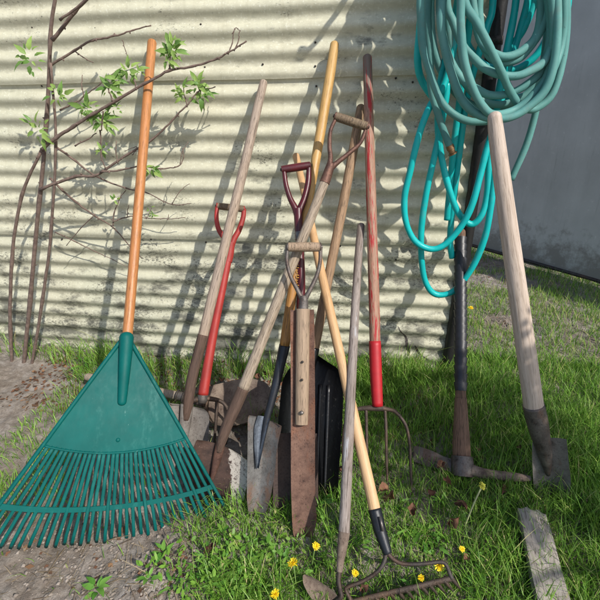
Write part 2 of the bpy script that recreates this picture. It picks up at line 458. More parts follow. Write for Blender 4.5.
sheet(-.03, Z1-8*PITCH, .0028, .001)
def on_wall(p): return Matrix.Translation((p[0]+1.5, p[1], p[2]))
nm = None
for px, py in [(94, 28), (200, 24), (100, 70), (315, 42), (315, 66), (316, 86), (204, 67), (396, 260), (262, 64), (150, 240), (205, 243), (340, 247), (60, 240), (40, 86), (30, 27), (413, 82), (396, 78)]:
    p = aty(px, py, -.008)
    if nm is None:
        b = MB(); b.add(*tube([(0, .004, 0), (0, -.0015, 0), (0, -.003, 0)], [.0038, .0034, .0015], 10)); nm = b.build('nail', 'iron_dark', wall)
        o = nm
    else:
        o = nm.copy(); COL.objects.link(o); o.parent = wall
    o.location = (p[0]+1.5, corr(p[2])-.0025, p[2])
# the split in the sheet's foot
for pts in ([(398, 327, .8), (402, 333, 1.6), (406, 338, 2.4), (407, 345, 3.2), (409, 352, 3.0), (408, 356, 1)], [(415, 345, .8), (417, 350, 2.2), (419, 354, 2.6), (424, 357, 2.2), (429, 360, 1)]):
    P = []
    for px, py, wd in pts:
        p = aty(px, py, 0); P.append((p[0]+1.5, p[2], wd*.0042/2))
    P = catmull(P, 5); V = []; F = []
    for i, (x, z, h) in enumerate(P):
        j = .0012*math.sin(i*2.3)
        for sx in (-1, 1): V.append((x+sx*h+j, corr(z)+.0028-.0012+wav(x-1.5, z), z))
        if i: F.append((2*i-2, 2*i-1, 2*i+1, 2*i))
    b = MB(); b.add(V, F); b.build('split', 'iron_dark', wall)

# ------------------------------------------------------------------ ground
LAT = [np.random.default_rng(k).random((64, 64)) for k in range(3)]
def vnoise(x, y, sc, k):
    u_ = np.asarray(x)*sc+500; v_ = np.asarray(y)*sc+500; i = np.floor(u_).astype(int); j = np.floor(v_).astype(int); f = u_-i; g_ = v_-j
    f = f*f*(3-2*f); g_ = g_*g_*(3-2*g_); A = LAT[k]
    return (A[i % 64, j % 64]*(1-f)+A[(i+1) % 64, j % 64]*f)*(1-g_)+(A[i % 64, (j+1) % 64]*(1-f)+A[(i+1) % 64, (j+1) % 64]*f)*g_-.5
def hgt(x, y):
    h = .010*np.sin(x*3.1+1)*np.cos(y*2.7)+.006*np.sin(x*9+y*7)+.004*np.sin(x*17-y*13+2)
    h = h+.012*vnoise(x, y, 14, 0)+.010*vnoise(x, y, 34, 1)+.006*vnoise(x, y, 75, 2)
    return h*np.clip(1.2-np.hypot(x, y+.4)*.12, .2, 1)-.006
def grid_axis(lo, hi, step, far):
    core = np.arange(lo, hi+1e-6, step); e = np.array([.3, 1, 3, 8, 20, 60, far])
    return np.r_[(lo-e)[::-1], core, hi+e]
gx = grid_axis(-2.0, 1.6, .009, 150); gy = grid_axis(-1.5, 1.8, .009, 150)
X, Y = np.meshgrid(gx, gy); Zg = hgt(X, Y)+rng.normal(0, .0009, X.shape)*(np.abs(X) < 3)*(np.abs(Y) < 3)
nx_, ny_ = len(gx), len(gy); ii = (np.arange(ny_-1)[:, None]*nx_+np.arange(nx_-1)).ravel()
g = fast_mesh('ground', np.stack([X, Y, Zg], 2).reshape(-1, 3), np.c_[ii, ii+1, ii+nx_+1, ii+nx_], 'ground'); tag(g, kind='structure')

# ------------------------------------------------------------------ black pipe at the corner, grey panel beyond
pp = aty(445, 360, -.005); px0 = pp[0]
b = MB(); zz = np.linspace(-.03, 2.1, 30)
b.add(*tube(np.c_[px0+.012+.004*np.sin(zz*3), -.004+.004*np.cos(zz*2.2), zz], .0235, 18))
o = b.build('drain_pipe', 'pipe'); tag(o, 'black upright pipe at the right end of the corrugated wall', 'pipe')
b = MB()
for zc in (1.3,):
    b.add(*tube([(px0+.012+.004*math.sin(zc*3), -.004+.004*math.cos(zc*2.2), z) for z in (zc-.012, zc+.012)], .0262, 18))
b.build('clamp', 'iron_dark', o)

s = NT('grey painted panel')
a = s.noise(2.5, 5, .6); d = s.noise(40, 5, .7); e = s.noise(1, 4, .6, (9, 9, 1.2))
c = s.ramp(a, [(.3, lin('a3a29e')), (.7, lin('bab9b5'))]); c = s.mix(s.ramp(e, [(.5, 0.0), (.75, .4)]), c, lin('c4c3be'))
c = s.mix(s.ramp(d, [(.62, 0.0), (.72, .5)]), c, lin('d0cfca'))
z_ = s.sep()[2]; mr = s.n('ShaderNodeMapRange'); s.l(z_, mr.inputs[0]); mr.inputs[1].default_value = .45; mr.inputs[2].default_value = 0; mr.inputs[3].default_value = -.12; mr.inputs[4].default_value = .3
c = s.mix(s.ramp(s.math('ADD', s.noise(9, 7, .75), mr.outputs[0]), [(.55, 0.0), (.75, .7)]), c, lin('6d655b'))
c = s.mix(s.ramp(s.noise(1, 6, .75, (55, 55, 3)), [(.58, 0.0), (.70, .35)]), c, lin('77736c'))
M['panel'] = s.out(c, .6, 0, d, .001, .3)
q0, q1 = atz(467, 246, .03), atz(530, 264, .03)
u = (q1-q0)/np.linalg.norm(q1-q0)
root = empty('metal_panel', loc=q0); tag(root, 'grey sheet metal panel standing beyond the end of the corrugated wall', 'panel')
a0, a1 = -1.6, 3.4
nrm = np.array([-u[1], u[0], 0]); nrm = nrm if nrm[1] > 0 else -nrm
for k in range(2):
    G = []
    s0, s1 = (a0, 1.55) if k == 0 else (1.555, a1)
    for z in np.linspace(0, 2.6, 24):
        row = []
        for t in np.linspace(s0, s1, 30):
            row.append(u*t+nrm*(.012*math.sin(t*4+z)+.018*math.sin(z*2.6)+(.003 if k else 0))+np.array([0, 0, z+.01*math.sin(t*9) if z == 0 else z]))
        G.append(row)
    b = MB(); b.add(*shell(G, .004, nrm)); b.build('panel_sheet', 'panel', root, sharp=40)
b = MB(); b.add(*tube([u*a0+np.array([0, 0, .02])+nrm*-.01, u*a1+np.array([0, 0, .02])+nrm*-.01], .012, 10)); b.build('bottom_rail', 'iron_dark', root)

# ------------------------------------------------------------------ leaf rake
t = Tool('leaf_rake', 'green plastic fan leaf rake with an orange wooden handle', 'rake', (152, 42), -.03, (111.5, 549))
t.tube('handle', [(152, 43, 9), (148, 90, 9.2), (139, 200, 9.6), (130.5, 300, 10), (126.5, 346, 10)], 'orange_wood', dome=True)
A0 = t.L(126, 334); TB = t.L(111.5, 543); TR = t.L(231, 518); RR = np.linalg.norm(TB-A0)
ax = (TB-A0)/RR; sd = np.array([-ax[2], 0, ax[0]]); sd = sd if sd[0] > 0 else -sd
v = TR-A0; HA = math.atan2(v@sd, v@ax)
KK = np.linalg.norm(v)/RR-1
def fp(r, th, off=0.0):
    r = r*(1+KK*(th/HA)**2*min(1, r/RR)); return A0+ax*(r*math.cos(th))+sd*(r*math.sin(th))+np.array([0, off, 0])
RP = RR*.585; RC = RR*.835
def bulge(r, th): return -.034*math.sin(math.pi*min(r/RR, 1)**.9)*(1-.12*(th/HA)**2)+.0
G = []
for r in np.linspace(RR*.03, RP, 22):
    row = []
    for th in np.linspace(-HA, HA, 41): row.append(fp(r, th, bulge(r, th)))
    G.append(row)
b = MB(); b.add(*shell(G, .0035, (0, 1, 0))); b.build('fan_plate', 'rake', t.root, sharp=50)
for q in (-1, 1):                                   # raised edge ribs
    P = [fp(r, q*HA, bulge(r, q*HA)-.001) for r in np.linspace(RR*.03, RR*.93, 26)]
    b = MB(); b.add(*tube(P, np.linspace(.0065, .0048, 26), 10)); b.build('edge_rib', 'rake', t.root)
P = [fp(RP, th, bulge(RP, th)-.0008) for th in np.linspace(-HA, HA, 41)]
b = MB(); b.add(*tube(P, .0028, 8)); b.build('plate_rim', 'rake', t.root)
P, r = t.path([(126.5, 338, 13.5), (126, 348, 13), (124, 375, 11), (122, 402, 8.5)], 8)
P[:, 1] -= np.linspace(.020, .031, len(P))
b = MB(); b.add(*tube(P, r, 16, (.9, 1), np.array([0, 1.0, 0]), True)); b.build('ferrule', 'rake', t.root)
NT_ = 33
tm = []
for k in range(NT_):
    th = -HA+2*HA*(k+.0)/(NT_-1)
    th += rng.normal(0, .0022); wob = rng.normal(0, .006)
    P = []; W = []
    for i, q in enumerate(np.linspace(0, 1, 15)):
        r_ = RP-.004+(RR-RP)*q; hk = max(0, q-.86)/.14
        off = bulge(r_, th)+.024*hk**1.6+wob*q*q
        rr_ = r_+.012*q-(.006*hk**2)
        P.append(fp(rr_, th+rng.normal(0, .0006)+(.004*wob/.004*q*q if False else 0), off)); W.append(.0051-.0007*q)
    b = MB(); b.add(*tube(P, W, 8, (.32, 1.0), np.array([0, 1.0, 0]))); b.build('tine', 'rake', t.root)
G = []
for r in np.linspace(RC-.0065, RC+.0065, 4):
    G.append([fp(r, th, bulge(r, th)-.004) for th in np.linspace(-HA*.985, HA*.985, 53)])
b = MB(); b.add(*shell(G, .0052, (0, 1, 0))); b.build('cross_band', 'rake', t.root, sharp=50)
p = t.L(118, 440, bulge(RP*.9, 0)-.001); b = MB(); b.add(*tube([p+np.array([0, .003, 0]), p, p-np.array([0, .002, 0])], [.006, .006, .003], 12)); b.build('boss', 'rake', t.root)
for i in (-1, 1):
    P = [fp(r, i*HA*.10*(1.1-r/RP*.2), bulge(r, 0)-.0006) for r in np.linspace(RR*.12, RP*.98, 12)]

# ------------------------------------------------------------------ long grey shovel behind the rake
t = Tool('digging_shovel', 'long handled digging shovel with a plain grey shaft and grey blade beside the green rake', 'shovel', (264, 82), -.03, (173, 480))
t.tube('handle', [(263.5, 83, 8), (257, 110, 9), (245, 163, 9.5), (225, 245, 10), (203, 336, 10.5)], 'grey_wood', dome=True)
t.tube('socket', [(203.2, 335, 11), (198, 355, 10.8), (192, 378, 10.5), (188, 404, 10.5), (186, 420, 7)], 'dark_wood')
t.blade('blade', [((173, 404), (204, 408)), ((167, 403), (209, 415)), ((164, 425), (208, 440)), ((160, 455), (203, 468)), ((166, 480), (190, 486)), ((174, 492), (180, 493))], 'blade_grey', .02, off=.016)
t.tube('frog', [(187, 404, 13), (185, 425, 11), (182, 450, 6), (180, 462, 2)], 'blade_grey', 12, flat=(.5, 1))

# ------------------------------------------------------------------ shovel lying on the ground behind
g0, g1 = atz(88, 377, .045), atz(179, 397, .05)
root = empty('scoop_shovel', loc=g0-np.array([0, 0, .045])); tag(root, 'shovel lying flat on the ground along the wall behind the upright tools', 'shovel')
b = MB(); d = (g1-g0); b.add(*tube([d*q+np.array([0, 0, .045+.005*q]) for q in np.linspace(0, 1, 10)], .017, 14, dome=True)); b.build('handle', 'grey_wood_b', root)
g2 = atz(206, 404, .045)
b = MB(); b.add(*tube(catmull([d*.98+np.array([0, 0, .05]), d*1.06+np.array([0, 0, .05]), g2-root.location[:]], 6), np.linspace(.0195, .015, 13), 14)); b.build('socket', 'iron_grey', root)
b = MB()
for q in (.985, 1.05):
    c0 = d*q+np.array([0, 0, .05]); b.add(*tube([c0+np.array([.0205*math.sin(a)*.2, .0225*math.cos(a), .0225*math.sin(a)]) for a in np.linspace(0, 2*math.pi, 20)], .0035, 8))
b.build('band', 'iron_dark', root)
rows = [((203, 408), (206, 399)), ((212, 428), (222, 395)), ((232, 431), (246, 390)), ((252, 426), (264, 393)), ((264, 414), (271, 400))]
Rw = catmull(np.array([np.r_[atz(*a, .03), atz(*c, .05)] for a, c in rows]), 5); G = []
for i, q in enumerate(Rw):
    row = []
    for j in range(13):
        u_ = j/12; p = q[:3]*(1-u_)+q[3:]*u_; p = p-np.array(root.location[:]); p[2] = .012+.045*(2*u_-1)**2+(.05*u_)
        row.append(p)
    G.append(row)
b = MB(); b.add(*shell(G, .003, (0, 0, -1))); b.build('blade', 'blade_mud', root, sharp=60)

# ------------------------------------------------------------------ red digging fork
t = Tool('digging_fork', 'red painted digging fork with a D grip behind the grey shovel', 'garden fork', (229.5, 207), -.10, (212, 446))
t.dgrip((217.5, 206), (243.5, 209), [[(217, 207, 4), (216.5, 219, 4.5), (219, 230, 5), (226, 240, 6), (231, 247, 7)], [(244, 209, 4.5), (243, 218, 5), (239, 230, 5.5), (234, 239, 6), (231, 247, 7)]], 6.5, 'grip_dark', 'red_paint', 'iron_dark', [(231, 243, 8), (229.5, 254, 8.5), (228, 262, 8)])
t.tube('shaft', [(229, 254, 8), (222, 290, 8), (214, 330, 8.6), (207, 370, 9.8), (203, 395, 10.6)], 'red_paint')
t.tube('ferrule', [(203.0, 395, 10.9), (202.6, 400, 10.8), (202.2, 403, 8)], 'iron_grey')
t.tube('crossbar', [(186, 410, 4), (190, 402, 4.5), (201, 399, 6), (212, 399, 5), (222, 402, 4), (227.5, 408, 3.6)], 'tine_iron', 10)
for pts in ([(186, 409, 3.6), (184, 425, 3.4), (184, 445, 2.4)], [(207, 400, 3.6), (206.5, 418, 3.4), (206, 444, 2.2)], [(217, 400, 3.6), (216, 420, 3.4), (214, 446, 2.2)], [(226.5, 406.5, 3.6), (229.5, 416, 3.4), (227, 430, 3), (226, 446, 2)]):
    t.tube('tine', pts, 'tine_iron', 8)

# ------------------------------------------------------------------ D-grip shovel with brown iron yoke
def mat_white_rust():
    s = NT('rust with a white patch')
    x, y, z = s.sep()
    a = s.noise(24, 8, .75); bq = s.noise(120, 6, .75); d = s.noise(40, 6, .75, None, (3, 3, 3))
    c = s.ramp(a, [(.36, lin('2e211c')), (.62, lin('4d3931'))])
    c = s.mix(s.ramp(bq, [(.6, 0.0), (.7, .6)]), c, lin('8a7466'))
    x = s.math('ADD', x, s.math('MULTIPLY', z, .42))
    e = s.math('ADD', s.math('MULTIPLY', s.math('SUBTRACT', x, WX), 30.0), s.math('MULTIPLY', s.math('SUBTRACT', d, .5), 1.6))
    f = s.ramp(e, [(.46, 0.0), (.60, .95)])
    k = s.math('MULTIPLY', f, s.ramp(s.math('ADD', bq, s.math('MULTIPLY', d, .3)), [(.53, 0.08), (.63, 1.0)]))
    c = s.mix(k, c, lin('b9b1a6'))  # blade colour turns whitish right of a slanted ragged boundary
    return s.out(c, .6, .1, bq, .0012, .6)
t = Tool('round_shovel', 'shovel with a wood and iron D grip, its rusty blade whitish on the right part', 'shovel', (351, 120), -.30, (200, 505.5))
t.dgrip((336, 116.5), (366.5, 126.5), [[(335.5, 119, 3.6), (330.5, 131, 3.8), (329.5, 146, 4.4), (330.5, 158, 5), (329, 168, 6.5)], [(366, 129, 3.6), (360, 143, 4), (348, 154, 4.4), (338, 162, 5), (331, 168, 6.5)]], 8.5, 'grip_dark', 'iron_brown', 'iron_dark', [(331, 164, 8.5), (328, 173, 9.5), (324.5, 183, 10.5)])
t.tube('handle', [(325, 181, 9.5), (310, 220, 10), (282, 290, 10.5), (256, 356, 11), (243, 389, 11.5)], 'grey_wood_b')
t.tube('socket', [(243.5, 388, 12.4), (236, 405, 12.6), (228, 423, 11.5), (222, 440, 10), (219, 452, 6)], 'dark_wood')
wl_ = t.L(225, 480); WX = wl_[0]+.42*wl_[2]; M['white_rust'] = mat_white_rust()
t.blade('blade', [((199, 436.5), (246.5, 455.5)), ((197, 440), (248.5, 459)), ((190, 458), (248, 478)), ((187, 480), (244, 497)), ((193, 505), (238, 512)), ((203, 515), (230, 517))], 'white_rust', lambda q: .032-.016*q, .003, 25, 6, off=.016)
t.tube('frog', [(222, 438, 9), (218, 455, 9), (213, 475, 5), (211, 482, 2)], 'iron_brown', 12, flat=(.5, 1))

# ------------------------------------------------------------------ yellow handled trenching shovel
t = Tool('trenching_shovel', 'long yellow handled trenching shovel with a narrow steel blade', 'shovel', (334, 42), -.03, (257, 517))
t.tube('handle', [(334.5, 45, 9), (330, 75, 10), (320, 135, 10), (309, 198, 9), (297, 262, 9.5)], 'yellow_wood', dome=True)
t.tube('handle_foot', [(297.2, 261, 9.7), (291, 300, 10), (284.5, 346, 10.5)], 'amber_wood')
t.tube('socket', [(284.8, 345, 11.4), (280, 366, 10), (275, 388, 8.6), (270.5, 405, 8), (267, 418, 7), (263, 438, 5), (259.5, 460, 2)], 'black_socket', flat=(.8, 1))
t.blade('blade', [((250, 413.5), (281, 424)), ((248.8, 418), (281.5, 426)), ((248.5, 440), (277.5, 446)), ((248, 470), (274, 476)), ((247.5, 495), (269.5, 500)), ((249, 512), (263, 517))], 'blade_steel', lambda q: .040-.022*q, .0028, 27, 6, off=.010, prof=lambda e: .6*e**2+.4*e**1.1)
t.blade('groove', [((258, 415), (270, 418)), ((254.5, 428), (268, 424)), ((254.5, 445), (263, 446)), ((256.5, 468), (259, 468))], 'blade_blue', .012, .002, 9, 4, off=-.001)

# ------------------------------------------------------------------ maroon D-grip spade and black scoop behind
t = Tool('coal_shovel', 'large black scoop shovel with a brown shaft standing behind the narrow rusty spade', 'shovel', (362, 105), -.03, (303, 497))
t.tube('handle', [(361, 108, 9), (356, 135, 9.5), (343, 205, 9.5), (327, 285, 9.5), (314, 352, 9.5)], 'brown_wood', dome=True)
t.tube('socket', [(314.5, 348, 10.5), (311, 366, 10), (309, 392, 8), (308, 410, 3)], 'black_enamel')
t.blade('scoop', [((310, 355), (316, 354)), ((301, 360), (326, 361)), ((290, 369), (337.5, 369)), ((284, 381), (341.5, 380)), ((282, 395), (342.5, 394)), ((279, 430), (341, 432)), ((277, 465), (338.5, 466)), ((276, 495), (337.5, 498))], 'black_enamel', lambda q: .05*min(1, .3+q*2)*(1.0), .003, 25, 6, off=.03, prof=lambda e: e**3)
for k in range(5):
    u_ = .3+.1*k
    P = []
    for q in np.linspace(0, 1, 8):
        py = 385+q*108; xl = 281-4*q; xr = 342-4*q
        P.append((xl+(xr-xl)*(.22+.14*k), py, 3.4, .03-.010))
    t.tube('rib', P, 'black_enamel', 8, flat=(.5, 1), seg=2)

t = Tool('square_spade', 'spade with a dark maroon D grip and a dark brown blade behind the other tools', 'spade', (296, 167), -.30, (296, 508))
t.dgrip((283, 169.5), (309, 165.5), [[(284, 171, 4.5), (286, 185, 5), (290, 198, 5.5), (295, 208, 6.5), (297.5, 216, 7)], [(309, 168, 5), (308, 183, 6), (304.5, 198, 6.5), (300.5, 208, 7), (298, 216, 7.5)]], 7.6, 'maroon', 'maroon', 'iron_dark', [(298, 209, 9), (298.5, 222, 8.5), (299, 234, 8)])
t.tube('collar', [(299, 232, 8.6), (299.2, 240, 8.4)], 'rivet')
t.tube('shaft', [(299.2, 239, 7.6), (300.5, 262, 8.4), (301, 290, 8.8), (300, 340, 9), (298, 400, 9)], 'maroon')
t.tube('socket', [(298, 396, 10), (297, 425, 10), (296, 455, 4)], 'blade_dark')
t.blade('blade', [((275.5, 433), (317, 433)), ((274.5, 455), (318, 455)), ((273.5, 480), (318, 480)), ((273, 507), (318.5, 508))], 'blade_dark', .008, .003, 13, 4)
for k in range(5):                                   # gold lettering down the shaft
    p = t.L(299.0, 267+5*k, 0); r = t.rad(p, 8.6)
    P = [p+np.array([.0042*math.cos(a)-.004, -r*1.02+.0012*abs(math.cos(a)), .0046*math.sin(a)]) for a in (np.linspace(.6, 5.6, 12) if k % 2 == 0 else np.linspace(1.57, 4.71, 6))]
    b = MB(); b.add(*tube(P, .0012, 6)); b.build('lettering', 'gold_print', t.root)

# ------------------------------------------------------------------ narrow rusty spade in front
t = Tool('drain_spade', 'narrow rusty drain spade with a pale wood D grip, foremost of the middle cluster', 'spade', (304, 246), -.51, (305, 535))
t.dgrip((288.5, 247), (319.5, 247), [[(287.5, 248, 4), (287, 262, 3.8), (290.5, 276, 4), (297, 289, 4.4), (302, 299, 5.5)], [(320.5, 248, 4), (320, 262, 3.8), (317, 275, 4), (311, 288, 4.4), (305, 299, 5.5)]], 9.2, 'grip_wood', 'iron_grey', 'rivet', [(303.5, 296, 8), (303.5, 304, 9.5), (303, 311, 10.5)])
t.blade('blade', [((290.5, 310), (314, 309.5)), ((290.5, 340), (314.5, 340)), ((291, 400), (315, 400)), ((291, 470), (315, 470)), ((291.5, 500), (315.5, 500)), ((293, 531), (316.5, 520)), ((296, 537), (312, 537))], 'blade_rust', .006, .003, 11, 5, off=.012)
P, r = t.path([(303, 309, 14), (302.5, 350, 14.4), (302, 400, 14), (301.5, 424, 13.5)], 8); P[:, 1] -= .002
b = MB(); b.add(*tube(P, r, 18, (.75, .97), np.array([0, 1.0, 0]))); b.build('handle', 'grip_wood', t.root, sharp=50)
t.rivets([(302.5, 362), (302, 380)], 'iron_dark', 2.6, -.0235)
t.rivets([(301.6, 413)], 'rivet', 4.2, -.0235)

# ------------------------------------------------------------------ bow rake
t = Tool('bow_rake', 'steel bow rake with a pale new wood handle and black ferrule, teeth in the grass', 'rake', (296, 155), -.03, (400, 618), .0)
t.tube('handle', [(296, 156, 7), (306, 200, 7.6), (319, 262, 8.6), (340, 355, 10), (375.5, 513, 12)], 'pale_wood', dome=True)
t.tube('ferrule', [(374.5, 509, 13.4), (380, 530, 13), (386.5, 550, 10), (388, 554, 8)], 'black_socket')
b = MB(); p = t.L(381.5, 524, -.0225); b.add(*box(p, (.006, .0012, .034))); b.build('label_strip', 'seed' if False else 'rivet', t.root)
t.tube('bow', [(386.5, 551, 5), (392, 558, 4.4), (402, 563.5, 4), (420, 564, 3.8), (440, 562, 3.8), (446, 565, 4), (449.5, 573, 4.4), (452, 579, 5)], 'iron_dark', 10)
t.tube('bow', [(386, 551, 5), (384, 562, 4.4), (377, 572, 4), (363, 581, 3.8), (348, 587, 3.8), (346, 591, 4), (352, 602, 5)], 'iron_dark', 10)
t.tube('toothed_bar', [(350, 602.5, 5.4), (385, 594, 5.4), (420, 586, 5.4), (452.5, 578, 5.4)], 'tine_iron', 10, flat=(.6, 1))
for k in range(14):
    q = k/13; x, y = 352+99.5*q, 602-24*q
    t.tube('tooth', [(x, y, 4.4), (x+4, y+5, 3.8, .006), (x+9, y+11, 1.6, .016)], 'tine_iron', 8, seg=3)

# ------------------------------------------------------------------ hoe
t = Tool('garden_hoe', 'old hoe with a chalky whitish grey weathered handle and gooseneck blade', 'hoe', (361, 225), -.27, (335, 616), .0)
t.tube('handle', [(361, 226, 7.6), (358.5, 255, 8), (354, 330, 9), (349, 430, 10.5), (344, 534, 11.5)], 'white_wood', dome=True)
t.tube('ferrule', [(344.2, 532, 12), (342.5, 545, 10.5), (340.5, 560, 8), (339.5, 572, 6)], 'blade_mud')
t.tube('gooseneck', [(339.6, 570, 5.5), (338.5, 580, 5), (340, 590, 5), (341, 597, 5, .0), (334, 603, 6, .01), (326, 604, 7, .02)], 'iron_dark', 12)
t.blade('blade', [((303, 575), (306, 574)), ((304, 584), (315, 578)), ((311, 597), (329, 587)), ((322, 611), (340, 598)), ((330, 619), (343, 605))], 'blade_mud', .008, .003, 11, 5, off=.012)

# ------------------------------------------------------------------ pitchfork
t = Tool('pitchfork', 'tall four tined pitchfork with a worn red painted handle and bright red foot', 'pitchfork', (367, 57), -.03, (390, 493))
z0 = t.L(368, 75)[2]
zt = t.L(367, 57)[2]
M['red_wood'] = wood('wood with worn red paint', 'a58068', '87664f', '99796a', .6, .8, 10, '9c1a22', .525, None, (zt-.20, zt-.06))
t.tube('handle', [(367.3, 58, 9), (367.8, 75, 9.2), (368.5, 100, 9.5), (369, 122, 9.7), (371.5, 210, 10.4), (374, 300, 11), (375, 342, 11)], 'red_wood', dome=True)
t.tube('foot_sleeve', [(374.8, 341, 12.2), (376, 375, 12.2), (377.5, 406, 11)], 'red_bright')
t.tube('crossbar', [(349, 416, 3.4), (353, 411, 4), (362, 408.5, 4.6), (378, 408, 6.5), (386, 409, 4.6), (394, 411, 4), (400, 416, 3.6)], 'tine_iron', 10)
for pts in ([(349.5, 415, 3.4), (345, 425, 3.2), (343, 445, 3), (344, 496, 1.6)], [(366, 408, 3.4), (366.5, 430, 3.2), (367, 460, 3), (369, 495, 1.6)], [(385, 409, 3.4), (386, 430, 3.2), (386.5, 460, 3), (388, 497, 1.6)], [(399.5, 415.5, 3.4), (406, 426, 3.2), (409.5, 442, 3), (410.5, 465, 2.8), (412, 496, 1.6)]):
    t.tube('tine', pts, 'tine_iron', 8)

# ------------------------------------------------------------------ mattock
t = Tool('mattock', 'mattock standing head down with black tape wound round its handle', 'mattock', (461, 237), -.045, (462, 472), .02)
t.tube('handle', [(460.5, 232, 9.6), (460.5, 300, 10), (460.7, 388, 10.4), (460.8, 400, 12), (461, 422, 14.5), (461.5, 448, 17.5), (462, 464, 16)], 'mattock_wood', flat=(.7, 1), dome=True)
PA, ra = t.path([(460.5, 238, 10.9), (460.5, 300, 11.2), (460.7, 391, 11.8)], 1)
b = MB(); a, c_ = PA[0], PA[-1]; n = 20
for k in range(n):                                   # the windings overlap like tiles
    q0_, q1_ = k/n, (k+1.06)/n
    r0 = ra[0]+(ra[-1]-ra[0])*q0_
    b.add(*tube([a+(c_-a)*q0_, a+(c_-a)*min(q1_, 1)], [r0*1.15, r0*.93], 16, (.8, 1), np.array([0, 1.0, 0])))
b.build('tape_wrap', 'tape', t.root, sharp=25)
t.tube('eye', [(462, 456, 20.5), (462.3, 464, 22), (462.5, 476, 21)], 'iron_grey', flat=(.8, 1), sharp=40)
t.blade('adze_blade', [((453, 459), (452, 472)), ((444, 456.5), (444, 470)), ((430, 450), (430, 467)), ((416, 446), (415, 462)), ((413.5, 449), (412.5, 459))], 'iron_grey', .004, .012, 9, 5, off=-.002, bend=lambda q: .01*q)
t.tube('pick_arm', [(471, 470, 12), (485, 473.5, 10), (505, 476, 9), (520, 477.5, 8), (531, 478.5, 5)], 'blade_mud', 10, flat=(1.0, 1))

# ------------------------------------------------------------------ pale handled shovel on the right
t = Tool('border_spade', 'spade with a bleached bare wooden shaft leaning on the hoses at the far right', 'spade', (495, 112), -.50, (550, 500))
t.tube('handle', [(494.6, 117, 13.5), (497, 140, 15.5), (505, 200, 17), (514, 265, 18), (526, 350, 18.8), (534, 408, 19)], 'pale_grip', dome=True)
t.tube('socket', [(533.5, 405, 20.5), (538, 425, 20), (545, 455, 13), (548, 475, 4)], 'iron_grey')
t.blade('blade', [((532, 440), (566, 437)), ((532, 460), (568, 458)), ((534, 485), (570, 482)), ((540, 502), (565, 500))], 'blade_grey', .015, .003, 13, 4, off=.01)

# ------------------------------------------------------------------ weathered board at the right edge
c0 = atz(518, 507, .05); c1 = atz(527, 548, .05)
d = c1-c0; L_ = np.linalg.norm(d); d /= L_; sdv = np.array([-d[1], d[0], 0]); sdv = sdv if sdv[0] > 0 else -sdv
root = empty('weathered_board', loc=(c0[0], c0[1], 0)); tag(root, 'bleached grey board lying in the grass at the right edge', 'board')
yv = np.cross(d, sdv); up_ = 1.0 if yv[2] > 0 else -1.0
m = Matrix.Identity(4)
for i in range(3):
    m[i][0] = sdv[i]; m[i][1] = yv[i]; m[i][2] = d[i]; m[i][3] = (c0[0], c0[1], 0)[i]
root.matrix_world = m
G = []
for q in np.linspace(0, .62, 24):
    G.append([(wd+.0015*math.sin(q*23), up_*(.050+.003*math.sin(wd*60+q*9)-.004*(abs(wd-.037)/.0375)**6), q+.004*math.sin(wd*210)*(q < .01)) for wd in np.linspace(0, .075, 13)])
b = MB(); b.add(*shell(G, .026, (0, -up_, 0))); b.build('plank', 'board_wood', root, sharp=40)
b = MB(); b.add(*box((.035, up_*.01, .3), (.06, .024, .12))); b.build('block', 'board_wood', root, sharp=40)

